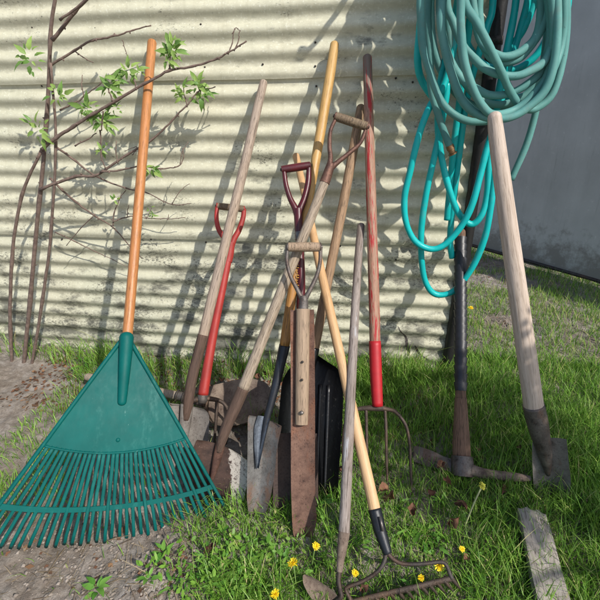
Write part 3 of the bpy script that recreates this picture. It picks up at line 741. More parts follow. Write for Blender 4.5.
# ------------------------------------------------------------------ hoses
def hose(name, pts, rad, mat, label):
    P = np.array([aty(px, py if py > -35 else -35+(py+35)*1.75, y) for px, py, y in pts]); P = catmull(P, 10)
    m = len(P); rr = rad*(1+.05*np.convolve(rng.normal(0, 1, m+8), np.ones(9)/9, 'valid')*2)
    b = MB(); b.add(*tube(P, rr, 14)); o = b.build(name, mat); tag(o, label, 'hose'); return o, P
GREEN = [
 (450, 147, -.20), (446, 137, -.20), (438, 114, -.20), (431, 88, -.20), (430, 57, -.20), (428, 30, -.20), (428, 0, -.20), (432, -60, -.2), (450, -100, -.2), (475, -112, -.18), (500, -100, -.2), (465, -104, -.24), (430, -70, -.24),
 (421, -10, -.25), (421, 20, -.25), (423, 48, -.25), (430, 72, -.25), (441, 101, -.25), (458, 117, -.25), (478, 122, -.25), (502, 117, -.25), (525, 104, -.25), (548, 80, -.24), (562, 40, -.2), (562, -20, -.2), (545, -70, -.2), (510, -104, -.2), (470, -112, -.24), (450, -70, -.28),
 (443, -5, -.29), (441, 22, -.30), (444, 46, -.30), (451, 72, -.30), (461, 98, -.30), (474, 112, -.30), (490, 118, -.30), (508, 118, -.30), (526, 109, -.29), (546, 88, -.28), (556, 50, -.27), (556, -10, -.25), (540, -70, -.25), (510, -108, -.25), (478, -110, -.27), (464, -60, -.31),
 (461, 0, -.33), (461, 27, -.335), (464, 60, -.335), (472, 86, -.33), (481, 104, -.32), (492, 114, -.31), (510, 112, -.27), (530, 98, -.26), (550, 66, -.25), (552, 0, -.25), (530, -80, -.25), (500, -112, -.25), (468, -100, -.27), (455, -50, -.28),
 (464, 0, -.31), (477, 23, -.325), (490, 48, -.32), (502, 73, -.29), (511, 93, -.25), (522, 107, -.225), (537, 108, -.21), (555, 88, -.2), (566, 30, -.18), (560, -40, -.18), (525, -100, -.18), (490, -118, -.2), (455, -96, -.22), (445, -40, -.23),
 (447, 4, -.235), (453, 22, -.24), (461, 42, -.25), (470, 54, -.265), (486, 69, -.275), (507, 76, -.275), (526, 73, -.27), (548, 56, -.25), (556, 10, -.23), (540, -60, -.22), (505, -112, -.2), (470, -108, -.2), (446, -60, -.2),
 (440, 0, -.205), (442, 32, -.21), (450, 60, -.215), (462, 79, -.22), (476, 89, -.235), (490, 95, -.24), (507, 94, -.24), (526, 85, -.24), (544, 66, -.23), (550, 20, -.21), (535, -60, -.2), (505, -105, -.2), (480, -100, -.2),
 (472, -30, -.19), (474, 10, -.19), (480, 40, -.20), (490, 51, -.22), (505, 57, -.23), (523, 50, -.22), (538, 30, -.2), (540, -20, -.19), (525, -80, -.18), (500, -106, -.17), (482, -80, -.17),
 (452, -40, -.17), (447, 0, -.16), (450, 40, -.15), (462, 78, -.15), (482, 100, -.15), (505, 104, -.15), (530, 90, -.15), (548, 50, -.15), (552, 0, -.15), (530, -80, -.15), (495, -112, -.16),
 (460, -60, -.15), (434, -20, -.14), (431, 20, -.13), (437, 60, -.13), (455, 92, -.13), (480, 108, -.13), (512, 106, -.13), (545, 80, -.13), (560, 20, -.13), (552, -50, -.14), (520, -100, -.15), (490, -110, -.16),
 (480, -10, -.17), (480, 20, -.18), (484, 46, -.2), (494, 60, -.21), (510, 62, -.215), (526, 52, -.21), (545, 20, -.2), (550, -30, -.18), (545, -30, -.12), (548, 20, -.11), (540, 90, -.11), (528, 140, -.11), (511, 180, -.11)]
gh, GP = hose('garden_hose', GREEN, .0112, 'hose_green', 'dusty grey green garden hose hanging in a coil above the mattock')
d = GP[0]-GP[1]; d /= np.linalg.norm(d)
b = MB(); b.add(*tube([GP[0]-d*.006, GP[0]+d*.008, GP[0]+d*.009, GP[0]+d*.02, GP[0]+d*.021, GP[0]+d*.026], [.0128, .0128, .0105, .0105, .014, .014], 14)); b.build('coupling', 'brass', gh, sharp=40)
TEAL = [
 (447, 220, -.10), (449, 195, -.10), (453, 155, -.105), (459, 105, -.11), (466, 50, -.12), (474, -10, -.13), (490, -80, -.13), (520, -60, -.13), (516, 0, -.12), (507, 50, -.12), (500, 90, -.13), (494, 125, -.15), (486, 152, -.17), (481, 172, -.18), (472, 205, -.2), (460, 228, -.2), (444, 245, -.2), (430, 249, -.2), (415, 241, -.2), (406, 222, -.2), (404.5, 198, -.2), (410, 172, -.2), (419, 135, -.2), (430, 106, -.19), (444, 85, -.17), (455, 40, -.15), (462, -20, -.14), (485, -90, -.14), (520, -80, -.12), (530, -20, -.1), (520, 30, -.1), (508, 70, -.11), (500, 110, -.13), (497, 145, -.15), (494, 178, -.16), (490, 212, -.17), (484, 240, -.17), (472, 268, -.17), (456, 289, -.17), (441, 295, -.17), (430, 290, -.17), (423, 272, -.17), (421, 235, -.17), (426, 195, -.17), (434, 158, -.165), (442, 120, -.16), (447, 85, -.15), (438, 100, -.14), (428, 91, -.15), (420, 76, -.16), (417.5, 58, -.17), (419, 36, -.17), (424, 0, -.16), (445, -70, -.14), (490, -105, -.13), (530, -60, -.11), (536, -10, -.1), (524, 28, -.1), (510, 50, -.1), (500, 85, -.12), (493, 130, -.14), (489, 165, -.155), (487, 195, -.16), (482, 214, -.17), (473, 224, -.17), (464, 220, -.17), (455, 206, -.17), (446, 178, -.165), (440, 148, -.16), (438, 118, -.15), (441, 80, -.14), (452, 30, -.12), (468, -40, -.11), (490, -60, -.1), (540, -90, -.09), (568, -20, -.08), (556, 50, -.08), (530, 92, -.08), (498, 98, -.08), (466, 84, -.08), (446, 50, -.08), (440, 0, -.08), (452, -60, -.08), (500, -105, -.08), (548, -60, -.07), (556, 0, -.07), (540, 50, -.06), (512, 70, -.06), (480, 62, -.06), (462, 30, -.06), (460, -10, -.06), (476, -70, -.07), (492, -70, -.08), (493, 0, -.1), (486, 30, -.1), (474, 70, -.1), (465, 110, -.1), (459, 155, -.1), (452, 215, -.09), (450, 240, -.09), (452, 258, -.09)]
th, TP = hose('garden_hose', TEAL, .0110, 'hose_teal', 'bright teal garden hose hanging in long loops down the wall')
# hanger bracket above
hp = aty(482, -158, -.02)
root = empty('hose_hanger', loc=hp); tag(root, 'dark steel bracket on the wall end carrying both hoses', 'hanger')
b = MB(); b.add(*box((-.06, .012, .06), (.05, .006, .26))); b.build('back_plate', 'hanger_steel', root, sharp=40)
b = MB()
for x_ in (-.1, .06): b.add(*tube(catmull([(x_, .015, .02), (x_, -.1, -.01), (x_, -.3, -.015), (x_, -.345, .03)], 6), .009, 10))
b.add(*tube([(-.14, -.02, 0), (.1, -.02, 0)], .009, 10))
b.build('arm', 'hanger_steel', root)

# ------------------------------------------------------------------ bush at the upper left
root = empty('elder_bush', loc=(-1.15, -.25, 0)); tag(root, 'young elder bush with thin bare branches and fresh green leaves over the rake handle', 'bush')
RL = np.array([-1.15, -.25, 0])
def branch(pts, w0, w1, y0, y1):
    n = len(pts); P = np.array([aty(px, py, y0+(y1-y0)*i/(n-1)) for i, (px, py) in enumerate(pts)])-RL
    P = catmull(P, 6); m = len(P)
    P += np.cumsum(rng.normal(0, .0009, P.shape), 0)*np.r_[0, np.ones(m-1)][:, None]
    r = np.array([.66*(w0+(w1-w0)*i/(m-1))/2*1.75/FPX*(1+.25*(i % 6 == 0)) for i in range(m)])
    b = MB(); b.add(*tube(P, r, 8))
    for i in range(3, m, 5):
        dv = rng.normal(0, 1, 3); dv /= np.linalg.norm(dv); rb = min(r[i]*.9, .0028); b.add(*tube([P[i]+dv*r[i]*.6, P[i]+dv*(r[i]+rb*1.2), P[i]+dv*(r[i]+rb*2.6)], [rb, rb*1.1, rb*.2], 6))
    b.build('branch', 'bark', root); return P
BR = []
BR.append(branch([(42, 150), (57, 137), (75, 127), (97, 114), (120, 100), (145, 84), (170, 71), (195, 66), (220, 59), (232, 52), (251, 42)], 5, 1.6, -.20, -.16))
branch([(228, 54), (231, 43), (233, 28)], 1.8, 1, -.165, -.15); branch([(234, 51), (239, 38), (240, 31)], 1.6, 1, -.163, -.15)
branch([(232, 34), (236, 29), (241, 32)], 1, .8, -.15, -.14)
BR.append(branch([(50, 66), (75, 51), (92, 41), (112, 37), (130, 31), (147, 26)], 3.4, 1.4, -.12, -.08))
branch([(75, 51), (84, 58), (95, 64)], 1.8, 1, -.12, -.1)
branch([(52, 40), (75, 12), (92, -8), (110, -30)], 4.5, 3.5, -.2, -.2); branch([(60, 20), (80, 3), (95, -15)], 3, 2.5, -.22, -.22)
BR.append(branch([(40, 190), (75, 177), (92, 177), (105, 171), (128, 156), (152, 142), (172, 122), (187, 107), (197, 92), (215, 87)], 4.4, 1.2, -.18, -.10))
BR.append(branch([(55, 146), (75, 161), (95, 176), (125, 188), (145, 192), (172, 204), (190, 203)], 3.4, 1, -.13, -.10))
branch([(172, 204), (180, 192), (190, 184)], 1.2, .7, -.11, -.09)
BR.append(branch([(50, 178), (75, 201), (95, 215), (113, 227), (130, 247), (140, 257)], 3.2, 1.2, -.14, -.05))
branch([(113, 226), (115, 214), (121, 200), (128, 190)], 2.2, 1.2, -.12, -.1)
branch([(113, 222), (122, 219), (132, 217), (147, 219), (165, 220), (187, 219)], 2, 1, -.12, -.09)
branch([(127, 218), (128, 210), (129, 205)], 1.4, .8, -.12, -.1); branch([(168, 220), (170, 215)], 1.2, .8, -.1, -.1)
branch([(55, 232), (75, 241), (95, 252), (112, 260), (130, 268)], 2, .8, -.06, -.04)
BR.append(branch([(100, 172), (120, 171), (140, 166), (162, 167), (178, 165), (184, 158), (184, 148)], 2.6, 1, -.17, -.12))
branch([(180, 164), (183, 150), (188, 142)], 1.2, .7, -.14, -.12)
branch([(100, 130), (101, 155), (105, 168)], 2, 1.6, -.16, -.17)
branch([(60, 110), (75, 103), (86, 95), (102, 83), (120, 69)], 2.4, 1, -.11, -.08)
branch([(84, 96), (82, 85), (83, 76)], 1.6, .8, -.1, -.09); branch([(75, 146), (88, 138), (97, 131)], 2, 1.2, -.16, -.15)
branch([(118, 164), (116, 152), (117, 142)], 1.6, 1, -.16, -.15); branch([(132, 155), (136, 146), (124, 150)], 1.2, .8, -.15, -.14)
branch([(170, 71), (171, 64), (172, 56)], 2.6, 1.6, -.18, -.18); branch([(187, 107), (185, 96), (184, 84)], 1.8, 1, -.12, -.1)
branch([(122, 40), (126, 52), (128, 60)], 1.2, .7, -.1, -.09); branch([(112, 100), (108, 88), (104, 78)], 2, 1.2, -.19, -.17)
branch([(103, 111), (101, 120), (100, 131)], 2, 1.5, -.19, -.17); branch([(136, 90), (134, 80), (130, 72)], 1.8, 1, -.185, -.17)
branch([(95, 214), (80, 228), (66, 245)], 1.6, 1, -.12, -.1); branch([(146, 219), (150, 212), (152, 206)], 1, .7, -.1, -.1)
# stems that carry the branches, outside the left edge
for pts, w0, w1 in (([(20, 400), (30, 300), (39, 200), (46, 120), (50, 40), (60, -40)], 7, 4), ([(14, 398), (11, 330), (13, 260), (22, 195), (42, 150)], 6, 4), ([(26, 398), (42, 300), (50, 232), (55, 146), (50, 66)], 5.5, 3)):
    branch(pts, w0, w1, -.17, -.17)
# leaves
def leaf_mesh(name, L, W, fold, curl, mat, serr=0):
    V = []; F = []; n = 7
    for i in range(n):
        q = i/(n-1); wd = W/2*math.sin(math.pi*min(1, q**.75))**.8*(1-.15*q) if 0 < q < 1 else .0006
        if serr and 0 < q < 1: wd *= 1+serr*(-1)**i
        z = -curl*q*q*L
        V += [(-wd, q*L, z+fold*wd), (0, q*L, z), (wd, q*L, z+fold*wd)]
        if i:
            a = 3*i-3; F += [(a, a+1, a+4, a+3), (a+1, a+2, a+5, a+4)]
    b = MB(); b.add(V, F); o = b.build(name, mat); me = o.data; bpy.data.objects.remove(o); return me
LM = [leaf_mesh('leaf', .060, .023, .35, .35, 'leaf', .08), leaf_mesh('leaf', .05, .024, .3, .7, 'leaf', .1), leaf_mesh('leaf', .038, .021, .45, .2, 'leaf', .12)]
def put(me, name, parent, loc, fwd, up, sc=1.0):
    f = Vector(fwd).normalized(); u_ = Vector(up); x = f.cross(u_).normalized(); u_ = x.cross(f)
    m = Matrix(((x.x*sc, f.x*sc, u_.x*sc, loc[0]), (x.y*sc, f.y*sc, u_.y*sc, loc[1]), (x.z*sc, f.z*sc, u_.z*sc, loc[2]), (0, 0, 0, 1)))
    o = bpy.data.objects.new(name, me); COL.objects.link(o)
    if parent is not None: o.parent = parent
    o.matrix_local = m; return o
def cluster(px, py, y, n, spread, big, up=.6):
    n = int(n*1.6); big *= .72
    c = aty(px, py, y)-RL
    for k in range(n):
        a = 2*math.pi*(k+random.random()*.6)/n; e = random.uniform(-.35, 1.0)
        f = np.array([math.cos(a), -.55*random.random()+.1, math.sin(a)*.8+up*e]); f /= np.linalg.norm(f)
        o = c+f*spread*random.uniform(.0, .8)+rng.normal(0, .004, 3)
        upv = np.array([rng.normal(0, .3), -1.0, .7+rng.normal(0, .3)])
        put(random.choice(LM), 'leaf', root, o, f, upv, big*random.uniform(.45, 1.35))
cluster(173, 52, -.18, 13, .03, 1.0, .9); cluster(172, 44, -.18, 8, .02, .85, 1.0); cluster(168, 60, -.185, 6, .02, .7, .3)
cluster(128, 72, -.17, 9, .03, .8); cluster(110, 88, -.18, 10, .035, .95); cluster(138, 72, -.17, 6, .02, .7); cluster(120, 80, -.18, 7, .03, .8)
cluster(88, 108, -.18, 10, .03, .9); cluster(104, 122, -.17, 10, .035, .95); cluster(92, 118, -.18, 8, .03, .8); cluster(116, 108, -.18, 6, .02, .8)
cluster(199, 84, -.11, 13, .025, .85, .8); cluster(184, 95, -.11, 8, .03, .75); cluster(202, 95, -.11, 8, .02, .8); cluster(178, 92, -.11, 5, .02, .6)
cluster(143, 158, -.2, 10, .008, .34); cluster(152, 170, -.17, 8, .02, .75, 0); cluster(144, 168, -.18, 4, .02, .6)
cluster(115, 200, -.12, 5, .01, .5); cluster(152, 216, -.11, 4, .01, .45); cluster(150, 209, -.11, 3, .008, .4); cluster(102, 150, -.16, 5, .015, .6); cluster(108, 146, -.16, 3, .01, .4)
cluster(60, 95, -.2, 9, .04, .9); cluster(40, 130, -.2, 10, .05, .9); cluster(30, 60, -.2, 10, .05, .9)

# ------------------------------------------------------------------ grass and ground litter
BARE = []                                            # (x, y, rx, ry) of bare soil, metres
def bare_px(px, py, rx, ry): p = atz(px, py); BARE.append((p[0], p[1], rx, ry))
bare_px(110, 585, .22, .15); bare_px(75, 560, .30, .15); bare_px(40, 600, .4, .2); bare_px(180, 562, .08, .05); bare_px(150, 597, .12, .08); bare_px(90, 540, .30, .14)
bare_px(150, 470, .30, .25); bare_px(215, 440, .25, .16); bare_px(250, 395, .30, .12)
bare_px(500, 282, .26, .16); bare_px(507, 322, .15, .10); bare_px(465, 350, .10, .07); bare_px(480, 265, .4, .14); bare_px(300, 470, .12, .12)
def density(x, y):
    d = np.ones_like(x)
    for bx, by, rx, ry in BARE:
        q = ((x-bx)/rx)**2+((y-by)/ry)**2; d = np.minimum(d, np.clip((q-.55)/.7, .05, 1))
    n_ = .5+.5*np.sin(x*11+2*np.sin(y*9))*np.sin(y*12+1.7*np.sin(x*7)); d *= .45+.6*n_
    return d
CLEAR = []
for a_, b_ in (((345, 603), (455, 578)), ((386, 556), (450, 563)), ((303, 575), (340, 604)), ((345, 590), (386, 560)), ((212, 522), (312, 538)), ((235, 530), (300, 540))):
    CLEAR.append((atz(*a_)[:2], atz(*b_)[:2]))
def clear(x, y):
    m = np.ones_like(x)
    for a_, b_ in CLEAR:
        for sh in (0, .035, .07):
            ax_, ay_ = a_[0], a_[1]-sh; dx_, dy_ = b_[0]-a_[0], b_[1]-a_[1]
            t_ = np.clip(((x-ax_)*dx_+(y-ay_)*dy_)/(dx_*dx_+dy_*dy_), 0, 1); m = np.minimum(m, np.clip(np.hypot(x-ax_-t_*dx_, y-ay_-t_*dy_)/.05, .55, 1))
    return m
def blades(name, n, xr, yr, hfun, dens, tint0=0.0, wd=(.0018, .0036)):
    x = rng.uniform(*xr, n); y = rng.uniform(*yr, n); k = rng.random(n) < dens(x, y); x, y = x[k], y[k]; n = len(x)
    h = hfun(x, y)*rng.uniform(.4, 1.2, n)*(1+.35*(rng.random(n) < .12))*clear(x, y); a = rng.uniform(0, 2*math.pi, n); ln = h*rng.uniform(.15, .9, n); wb = rng.uniform(*wd, n)
    dx, dy = np.cos(a), np.sin(a); fx, fy = -np.sin(a+rng.normal(0, .6, n)), np.cos(a+rng.normal(0, .6, n)); z0_ = hgt(x, y)-.004
    V = np.zeros((n, 7, 3), np.float32)
    for i, (q, wq) in enumerate(((0, .8), (.4, 1.0), (.75, .7))):
        cx_ = x+dx*ln*q**1.8; cy_ = y+dy*ln*q**1.8; cz = z0_+h*(q-.25*(ln/h)*q**2.2)
        V[:, 2*i] = np.stack([cx_-fx*wb*wq/2, cy_-fy*wb*wq/2, cz], 1); V[:, 2*i+1] = np.stack([cx_+fx*wb*wq/2, cy_+fy*wb*wq/2, cz], 1)
    V[:, 6] = np.stack([x+dx*ln, y+dy*ln, z0_+h*(1-.25*ln/h)], 1)
    base = (np.arange(n)*7)[:, None]
    F = np.concatenate([base+np.array(q) for q in ((0, 1, 3), (0, 3, 2), (2, 3, 5), (2, 5, 4), (4, 5, 6))])
    tint = np.repeat(np.clip(rng.normal(.45, .25, n)+tint0, 0, 1), 7)
    return fast_mesh(name, V.reshape(-1, 3), F, 'grass', tint)
def hf(x, y): return .074+.03*np.sin(x*4.1+1)*np.cos(y*5)+.02*np.clip((x-.1)*1.5, 0, 1)-.012*np.clip(-(x+.2)*3, 0, 1)
def keep(x, y):                                      # the shed's inside and the bottom left are free of grass
    ins = (y > -.03) & (x < .36)
    return density(x, y)*np.where(ins, 0, 1)*np.where(x < -.22, np.where((y < -.84) & (x > -.52), .95, .32+.25*(y > -.28)), 1)
o = blades('grass', 150000, (-1.3, 1.35), (-1.32, .15), hf, keep, 0.0, (.0014, .0030)); tag(o, 'short lush green grass round the feet of the tools', 'grass', kind='stuff')
o = blades('far_grass', 34000, (.36, 2.3), (.1, 2.2), lambda x, y: .055+0*x, lambda x, y: np.minimum(1, density(x, y)*1.3), .15); tag(o, 'patchy green grass beyond the end of the wall', 'grass', kind='stuff')
o = blades('wall_grass', 2600, (-2.2, .36), (-.16, -.03), lambda x, y: .11+.04*np.sin(x*9), lambda x, y: .3+.5*(np.sin(x*8+1) > .1), .1); tag(o, 'tufts of longer grass along the foot of the corrugated wall', 'grass', kind='stuff')

def bits(name, n, gen, mat, label, cat):
    Vs = []; Fs = []; T = []; o = 0
    for _ in range(n):
        V, F = gen()
        Vs.append(V); Fs.append(np.asarray(F)+o); T += [random.random()]*len(V); o += len(V)
    ob = fast_mesh(name, np.vstack(Vs), np.vstack(Fs), mat, T, smooth=False); tag(ob, label, cat, kind='stuff')
OCT = np.array([(1, 0, 0), (-1, 0, 0), (0, 1, 0), (0, -1, 0), (0, 0, 1), (0, 0, -1), (.6, .6, .5), (-.6, .55, .45), (.55, -.6, .5), (-.55, -.6, .5)], float)
OF = [(4, 6, 7), (4, 7, 9), (4, 9, 8), (4, 8, 6), (6, 0, 2), (6, 2, 7), (7, 2, 1), (7, 1, 9), (9, 1, 3), (9, 3, 8), (8, 3, 0), (8, 0, 6)]
SPOTS = [(bx, by, rx, ry) for bx, by, rx, ry in BARE]
def spot():
    bx, by, rx, ry = random.choice(SPOTS); return bx+random.gauss(0, .55)*rx, by+random.gauss(0, .55)*ry
def g_pebble():
    x, y = spot(); r = .0015+.006*random.random()**4; a = random.random()*6.3
    V = (OCT+rng.normal(0, .16, OCT.shape))*np.array([r*random.uniform(.7, 1.3), r*random.uniform(.7, 1.2), r*random.uniform(.4, .8)])
    V = V@np.array([[math.cos(a), math.sin(a), 0], [-math.sin(a), math.cos(a), 0], [0, 0, 1]])+np.array([x, y, hgt(x, y)+r*.2]); return V, OF
bits('gravel', 5000, g_pebble, 'pebble', 'small stones and crumbs of soil on the bare ground', 'gravel')
def g_straw():
    q_ = random.random(); x, y = spot() if q_ < .35 else ((random.uniform(-1.4, .35), random.uniform(-.45, -.03)) if q_ < .55 else (random.uniform(-.4, .9), random.uniform(-1.2, .0)))
    L = .015+.07*random.random()**2; a = random.random()*6.3; w_ = .0005+.0009*random.random()**2; z = hgt(x, y)+random.uniform(.002, .012); t_ = random.gauss(0, .12)
    d = np.array([math.cos(a), math.sin(a), t_])*L; s_ = np.array([-math.sin(a), math.cos(a), 0])*w_; c = np.array([x, y, z]); md = c+d*.5+np.array([0, 0, random.uniform(0, .006)])
    return np.array([c-s_, c+s_, md-s_, md+s_, c+d, c+d+s_]), [(0, 1, 3), (0, 3, 2), (2, 3, 5), (2, 5, 4)]
bits('dry_straw', 2300, g_straw, 'straw', 'scattered dry stalks and twigs on the bare ground', 'straw')
def g_lit():
    x, y = (random.uniform(-1.5, .3), random.uniform(-.48, -.02)) if random.random() < .93 else spot()
    L = random.uniform(.008, .024); a = random.random()*6.3; z = hgt(x, y)+.004
    d = np.array([math.cos(a), math.sin(a), random.gauss(0, .25)])*L; s_ = np.array([-math.sin(a), math.cos(a), random.gauss(0, .3)])*L*.35; c = np.array([x, y, z])
    return np.array([c, c+d*.5+s_, c+d*.5-s_, c+d]), [(0, 1, 2), (1, 3, 2)]
bits('leaf_litter', 2200, g_lit, 'litter', 'crumbled brown leaf litter along the foot of the wall', 'litter')

def cover(name, n, cx, cy, sx, sy, label):
    Vs, T = [], []
    for _ in range(n):
        p = atz(cx+random.gauss(0, sx), cy+random.gauss(0, sy)); tt = random.random()
        if p[0] > 1 or p[1] > -.3: continue
        for k in range(random.randint(4, 8)):
            a = random.random()*6.3; L = random.uniform(.010, .022); h = random.uniform(.005, .045); rr_ = random.uniform(0, .02)
            c = np.array([p[0]+rr_*math.cos(a), p[1]+rr_*math.sin(a), hgt(p[0], p[1])+h]); d = np.array([math.cos(a), math.sin(a), random.gauss(.1, .35)])*L
            s_ = np.array([-math.sin(a), math.cos(a), random.gauss(0, .3)])*L*random.uniform(.16, .30)
            Vs += [c, c+d*.28+s_*.8, c+d*.65+s_*.85, c+d, c+d*.65-s_*.85, c+d*.28-s_*.8]; T += [min(1, max(0, tt*.5+.3+random.gauss(0, .1)))]*6
    F = np.arange(len(Vs)).reshape(-1, 6); o = fast_mesh(name, np.array(Vs), F, 'grass', T, smooth=False); tag(o, label, 'ground cover', kind='stuff')
cover('leafy_cover', 75, 232, 572, 40, 22, 'low mat of small leaves in the grass at the lower left')

# low broad-leaved weeds: each plant a thing, leaves its parts
WM = [leaf_mesh('leaf', .06, .022, .3, .5, 'weed', .25), leaf_mesh('leaf', .05, .026, .25, .35, 'weed'), leaf_mesh('leaf', .075, .018, .3, .7, 'weed', .35)]
def weed(px, py, n, sc, label, kind=None, group=None):
    p = atz(px, py); p[2] = hgt(p[0], p[1])
    r = empty('weed', loc=p); tag(r, label, 'weed', group)
    for k in range(n):
        a = 2*math.pi*(k+.5*random.random())/n; f = (math.cos(a), math.sin(a), random.uniform(.25, 1.1))
        put(WM[random.randrange(3) if kind is None else kind], 'leaf', r, (f[0]*.006, f[1]*.006, .004+.025*random.random()), f, (random.gauss(0, .35), random.gauss(0, .35), 1), sc*(.8 if group is None else .62)*random.uniform(.6, 1.2))
    return r
weed(98, 592, 8, .8, 'bright green broad-leaved weed alone on bare soil at the bottom left', 1)
weed(164, 556, 8, .75, 'upright oval-leaved weed on bare soil just below the middle of the green rake', 1)
weed(150, 585, 7, .6, 'small green weed at the edge of the bare soil, left of the thick grass', 1)
weed(83, 365, 9, 1.2, 'broad-leaved weed at the foot of the wall left of the rake ferrule', 2)
weed(425, 535, 10, 1.1, 'pale jagged-leaved weed in the grass between pitchfork and dandelion stalk', 2)
weed(318, 505, 9, 1.0, 'jagged-leaved weed beside the foot of the narrow rusty spade', 2)
for px, py in [(178, 590), (200, 575), (215, 592), (228, 560), (240, 580), (255, 560), (262, 590), (190, 598), (243, 598), (275, 575), (222, 540), (250, 540), (285, 560), (207, 557), (268, 545), (300, 575), (236, 548), (212, 570), (232, 594), (258, 575)]:
    weed(px+random.gauss(0, 3), py+random.gauss(0, 3), random.randint(6, 9), random.uniform(.5, .85), 'low leafy weed among the grass at the lower left', None, 'weeds in the grass at the lower left')
for px, py in [(395, 540), (415, 520), (440, 548), (455, 520), (470, 560), (490, 540), (505, 575), (410, 590), (470, 590), (440, 505), (330, 540), (322, 560), (360, 548), (400, 505), (500, 515), (485, 580), (515, 560)]:
    weed(px+random.gauss(0, 3), py+random.gauss(0, 3), random.randint(5, 8), random.uniform(.5, .9), 'low leafy weed in the grass right of the hoe', None, 'weeds in the grass at the lower right')

# dead leaves
def dead_mesh(W, L, curl):
    V = []; F = []; n = 6
    for i in range(n):
        q = i/(n-1); wd = W/2*math.sin(math.pi*min(1, max(.03, q**.8)))**.7
        for sx in (-1, -.5, 0, .5, 1):
            V.append((sx*wd*(1+.25*math.sin(q*19+sx*7)), (q-.5)*L, curl*(sx*sx)*wd+.25*curl*math.sin(q*6+sx*2)*L*.45))
        if i:
            for j in range(4): a = 5*i-5+j; F.append((a, a+1, a+6, a+5))
    b = MB(); b.add(V, F); o = b.build('dead_leaf', 'deadleaf'); me = o.data; bpy.data.objects.remove(o); return me
DM = [dead_mesh(.022, .036, 1.3), dead_mesh(.018, .032, 1.9), dead_mesh(.026, .03, 1.0)]
def dead(px, py, sc, label, group=None):
    p = atz(px, py, .02); o = put(random.choice(DM), 'dead_leaf', None, (p[0], p[1], .012+.03*random.random()), (random.gauss(0, 1), random.gauss(0, 1), random.gauss(0, .4)), (random.gauss(0, .4), random.gauss(0, .4)-.3, 1), sc)
    tag(o, label, 'dead leaf', group)
dead(452, 525, 1.3, 'curled brown dead leaf leaning on the stalk of the drooping dandelion'); dead(460, 510, 1.2, 'tan dead leaf above the curled one near the dandelion stalk')
dead(447, 486, 1.0, 'pale tan dead leaf standing in the grass below the adze blade'); dead(389, 498, 1.5, 'crumpled brown dead leaf clump between the pitchfork tines'); dead(383, 492, 1.2, 'brown dead leaf tucked under the pitchfork tines')
for px, py in [(475, 455), (482, 460), (516, 455), (522, 465), (430, 498), (413, 512), (466, 566), (366, 588), (205, 547), (212, 552), (400, 380), (385, 385), (246, 372), (258, 378), (240, 385), (225, 380), (263, 390), (270, 384), (252, 400), (276, 392), (235, 402), (212, 385), (284, 386), (286, 500), (340, 470), (500, 490), (345, 455), (435, 470), (255, 388), (266, 376), (231, 392)]:
    dead(px+random.gauss(0, 2), py+random.gauss(0, 2), random.uniform(.6, 1.1), 'small brown dead leaf on the ground', 'dead leaves on the ground')

# dandelions
def flower_mesh(mat):
    b = MB()
    for ring, (nn, el0, L0) in enumerate(((20, .12, .017), (16, .5, .014), (10, 1.0, .010))):
        for k in range(nn):
            L = L0*random.uniform(.75, 1.12); el = el0+random.gauss(0, .14)
            a = 2*math.pi*(k+.3*ring+random.gauss(0, .25))/nn; d = np.array([math.cos(a)*math.cos(el), math.sin(a)*math.cos(el), math.sin(el)]); s_ = np.array([-math.sin(a), math.cos(a), 0])*.0017
            b.add([d*.001-s_*.6, d*.001+s_*.6, d*L+s_, d*L*1.08, d*L-s_], [(0, 1, 2, 3, 4)])
    b.add(*tube([(0, 0, -.007), (0, 0, -.002), (0, 0, .001)], [.0025, .0055, .006], 8))
    o = b.build('flower_head', mat, smooth=False); me = o.data; bpy.data.objects.remove(o); return me
FM = flower_mesh('petal'); FS = flower_mesh('seed')
def dandelion(hpx, bpx, hz, label, sc=1.0, spent=False):
    base = atz(*bpx); d = ray(*hpx); hd = CP+d*((hz-CP[2])/d[2])
    r = empty('dandelion', loc=base); tag(r, label, 'flower'); v = hd-base
    b = MB(); b.add(*tube(catmull([(0, 0, 0), v*.5+np.array([0, 0, .012]), v], 6), .0017 if not spent else .0024, 7)); b.build('stem', 'dry_stem' if spent else 'stem', r)
    put(FS if spent else FM, 'flower_head', r, v, (random.gauss(0, 1), random.gauss(0, 1), .1), (random.gauss(0, .35), -.55+random.gauss(0, .3), .8), sc*.85)
dandelion((293, 563), (296, 585), .07, 'yellow dandelion left of the hoe blade, upper of two', .9)
dandelion((275, 594), (279, 612), .06, 'yellow dandelion at the bottom edge left of the hoe blade', .8)
dandelion((316, 546), (312, 565), .07, 'yellow dandelion between the rusty spade and the hoe ferrule', .7)
dandelion((439, 566), (441, 580), .07, 'yellow dandelion against the right end of the bow rake', .9)
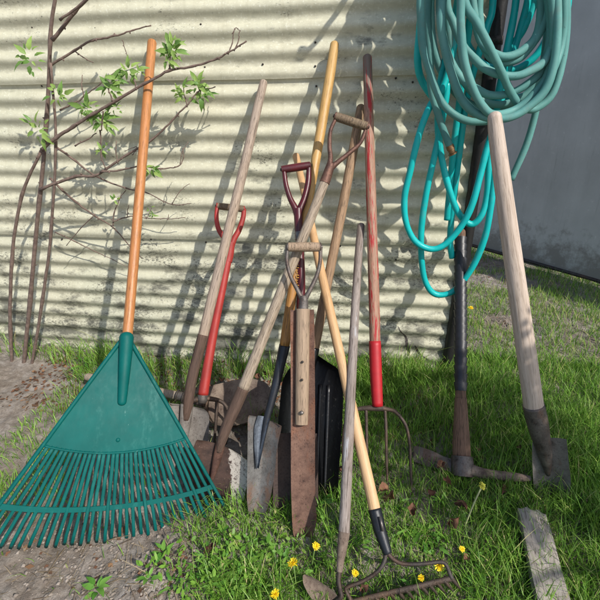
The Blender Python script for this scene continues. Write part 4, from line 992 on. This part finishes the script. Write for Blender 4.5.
dandelion((421, 578), (424, 592), .06, 'half hidden yellow dandelion below the bow of the rake', .6)
dandelion((355, 573), (352, 590), .06, 'yellow dandelion between the hoe and the bow of the rake', .6)
dandelion((462, 549), (464, 562), .05, 'small yellow dandelion in the grass right of the bow rake', .55)
dandelion((482, 486), (464, 528), .12, 'drooping spent dandelion head on a long pale bent stalk', .75, True)
dandelion((471, 308), (472, 318), .04, 'single yellow dandelion on the gravelly grass right of the taped handle', 1.0)

# ------------------------------------------------------------------ unseen small tree added right of the picture to shade the mattock and grass
root = empty('shade_tree', loc=(1.95, -1.75, 0)); tag(root, 'unseen leafy tree added to the right of the tools to cast shade', 'tree')
b = MB(); TP_ = catmull([(0, 0, -.02), (-.02, .02, .6), (-.1, .1, 1.1), (-.3, .22, 1.5), (-.42, .28, 1.75)], 6); b.add(*tube(TP_, np.linspace(.04, .012, len(TP_)), 10))
for tip in ((-.6, .5, 1.5), (-.1, .35, 1.75), (-.55, .0, 1.7), (-.35, -.3, 1.55), (-.1, .6, 1.6)):
    P = catmull([(-.1, .1, 1.1), np.array(tip)*.55+np.array([-.05, .05, .55]), tip], 5); b.add(*tube(P, np.linspace(.016, .005, len(P)), 7))
b.build('trunk', 'bark', root)
V = []; F = []
CL = [((-.33, .27, 1.5), .40, .20, 1700), ((-.12, .48, 1.55), .24, .14, 260), ((-.62, .40, 1.45), .2, .14, 200)]
for c, rx, rz, n in CL:
    for _ in range(n):
        d = rng.normal(0, 1, 3); d /= np.linalg.norm(d); d *= rng.random()**.45
        o_ = np.array(c)+d*np.array([rx, rx, rz]); f = rng.normal(0, 1, 3); f /= np.linalg.norm(f); g_ = np.cross(f, rng.normal(0, 1, 3)); g_ /= np.linalg.norm(g_)
        L = rng.uniform(.03, .06); k = len(V); V += [o_, o_+f*L*.5+g_*L*.28, o_+f*L, o_+f*L*.5-g_*L*.28]; F.append((k, k+1, k+2, k+3))
b = MB(); b.add(V, F); b.build('crown', 'leaf', root, smooth=False)
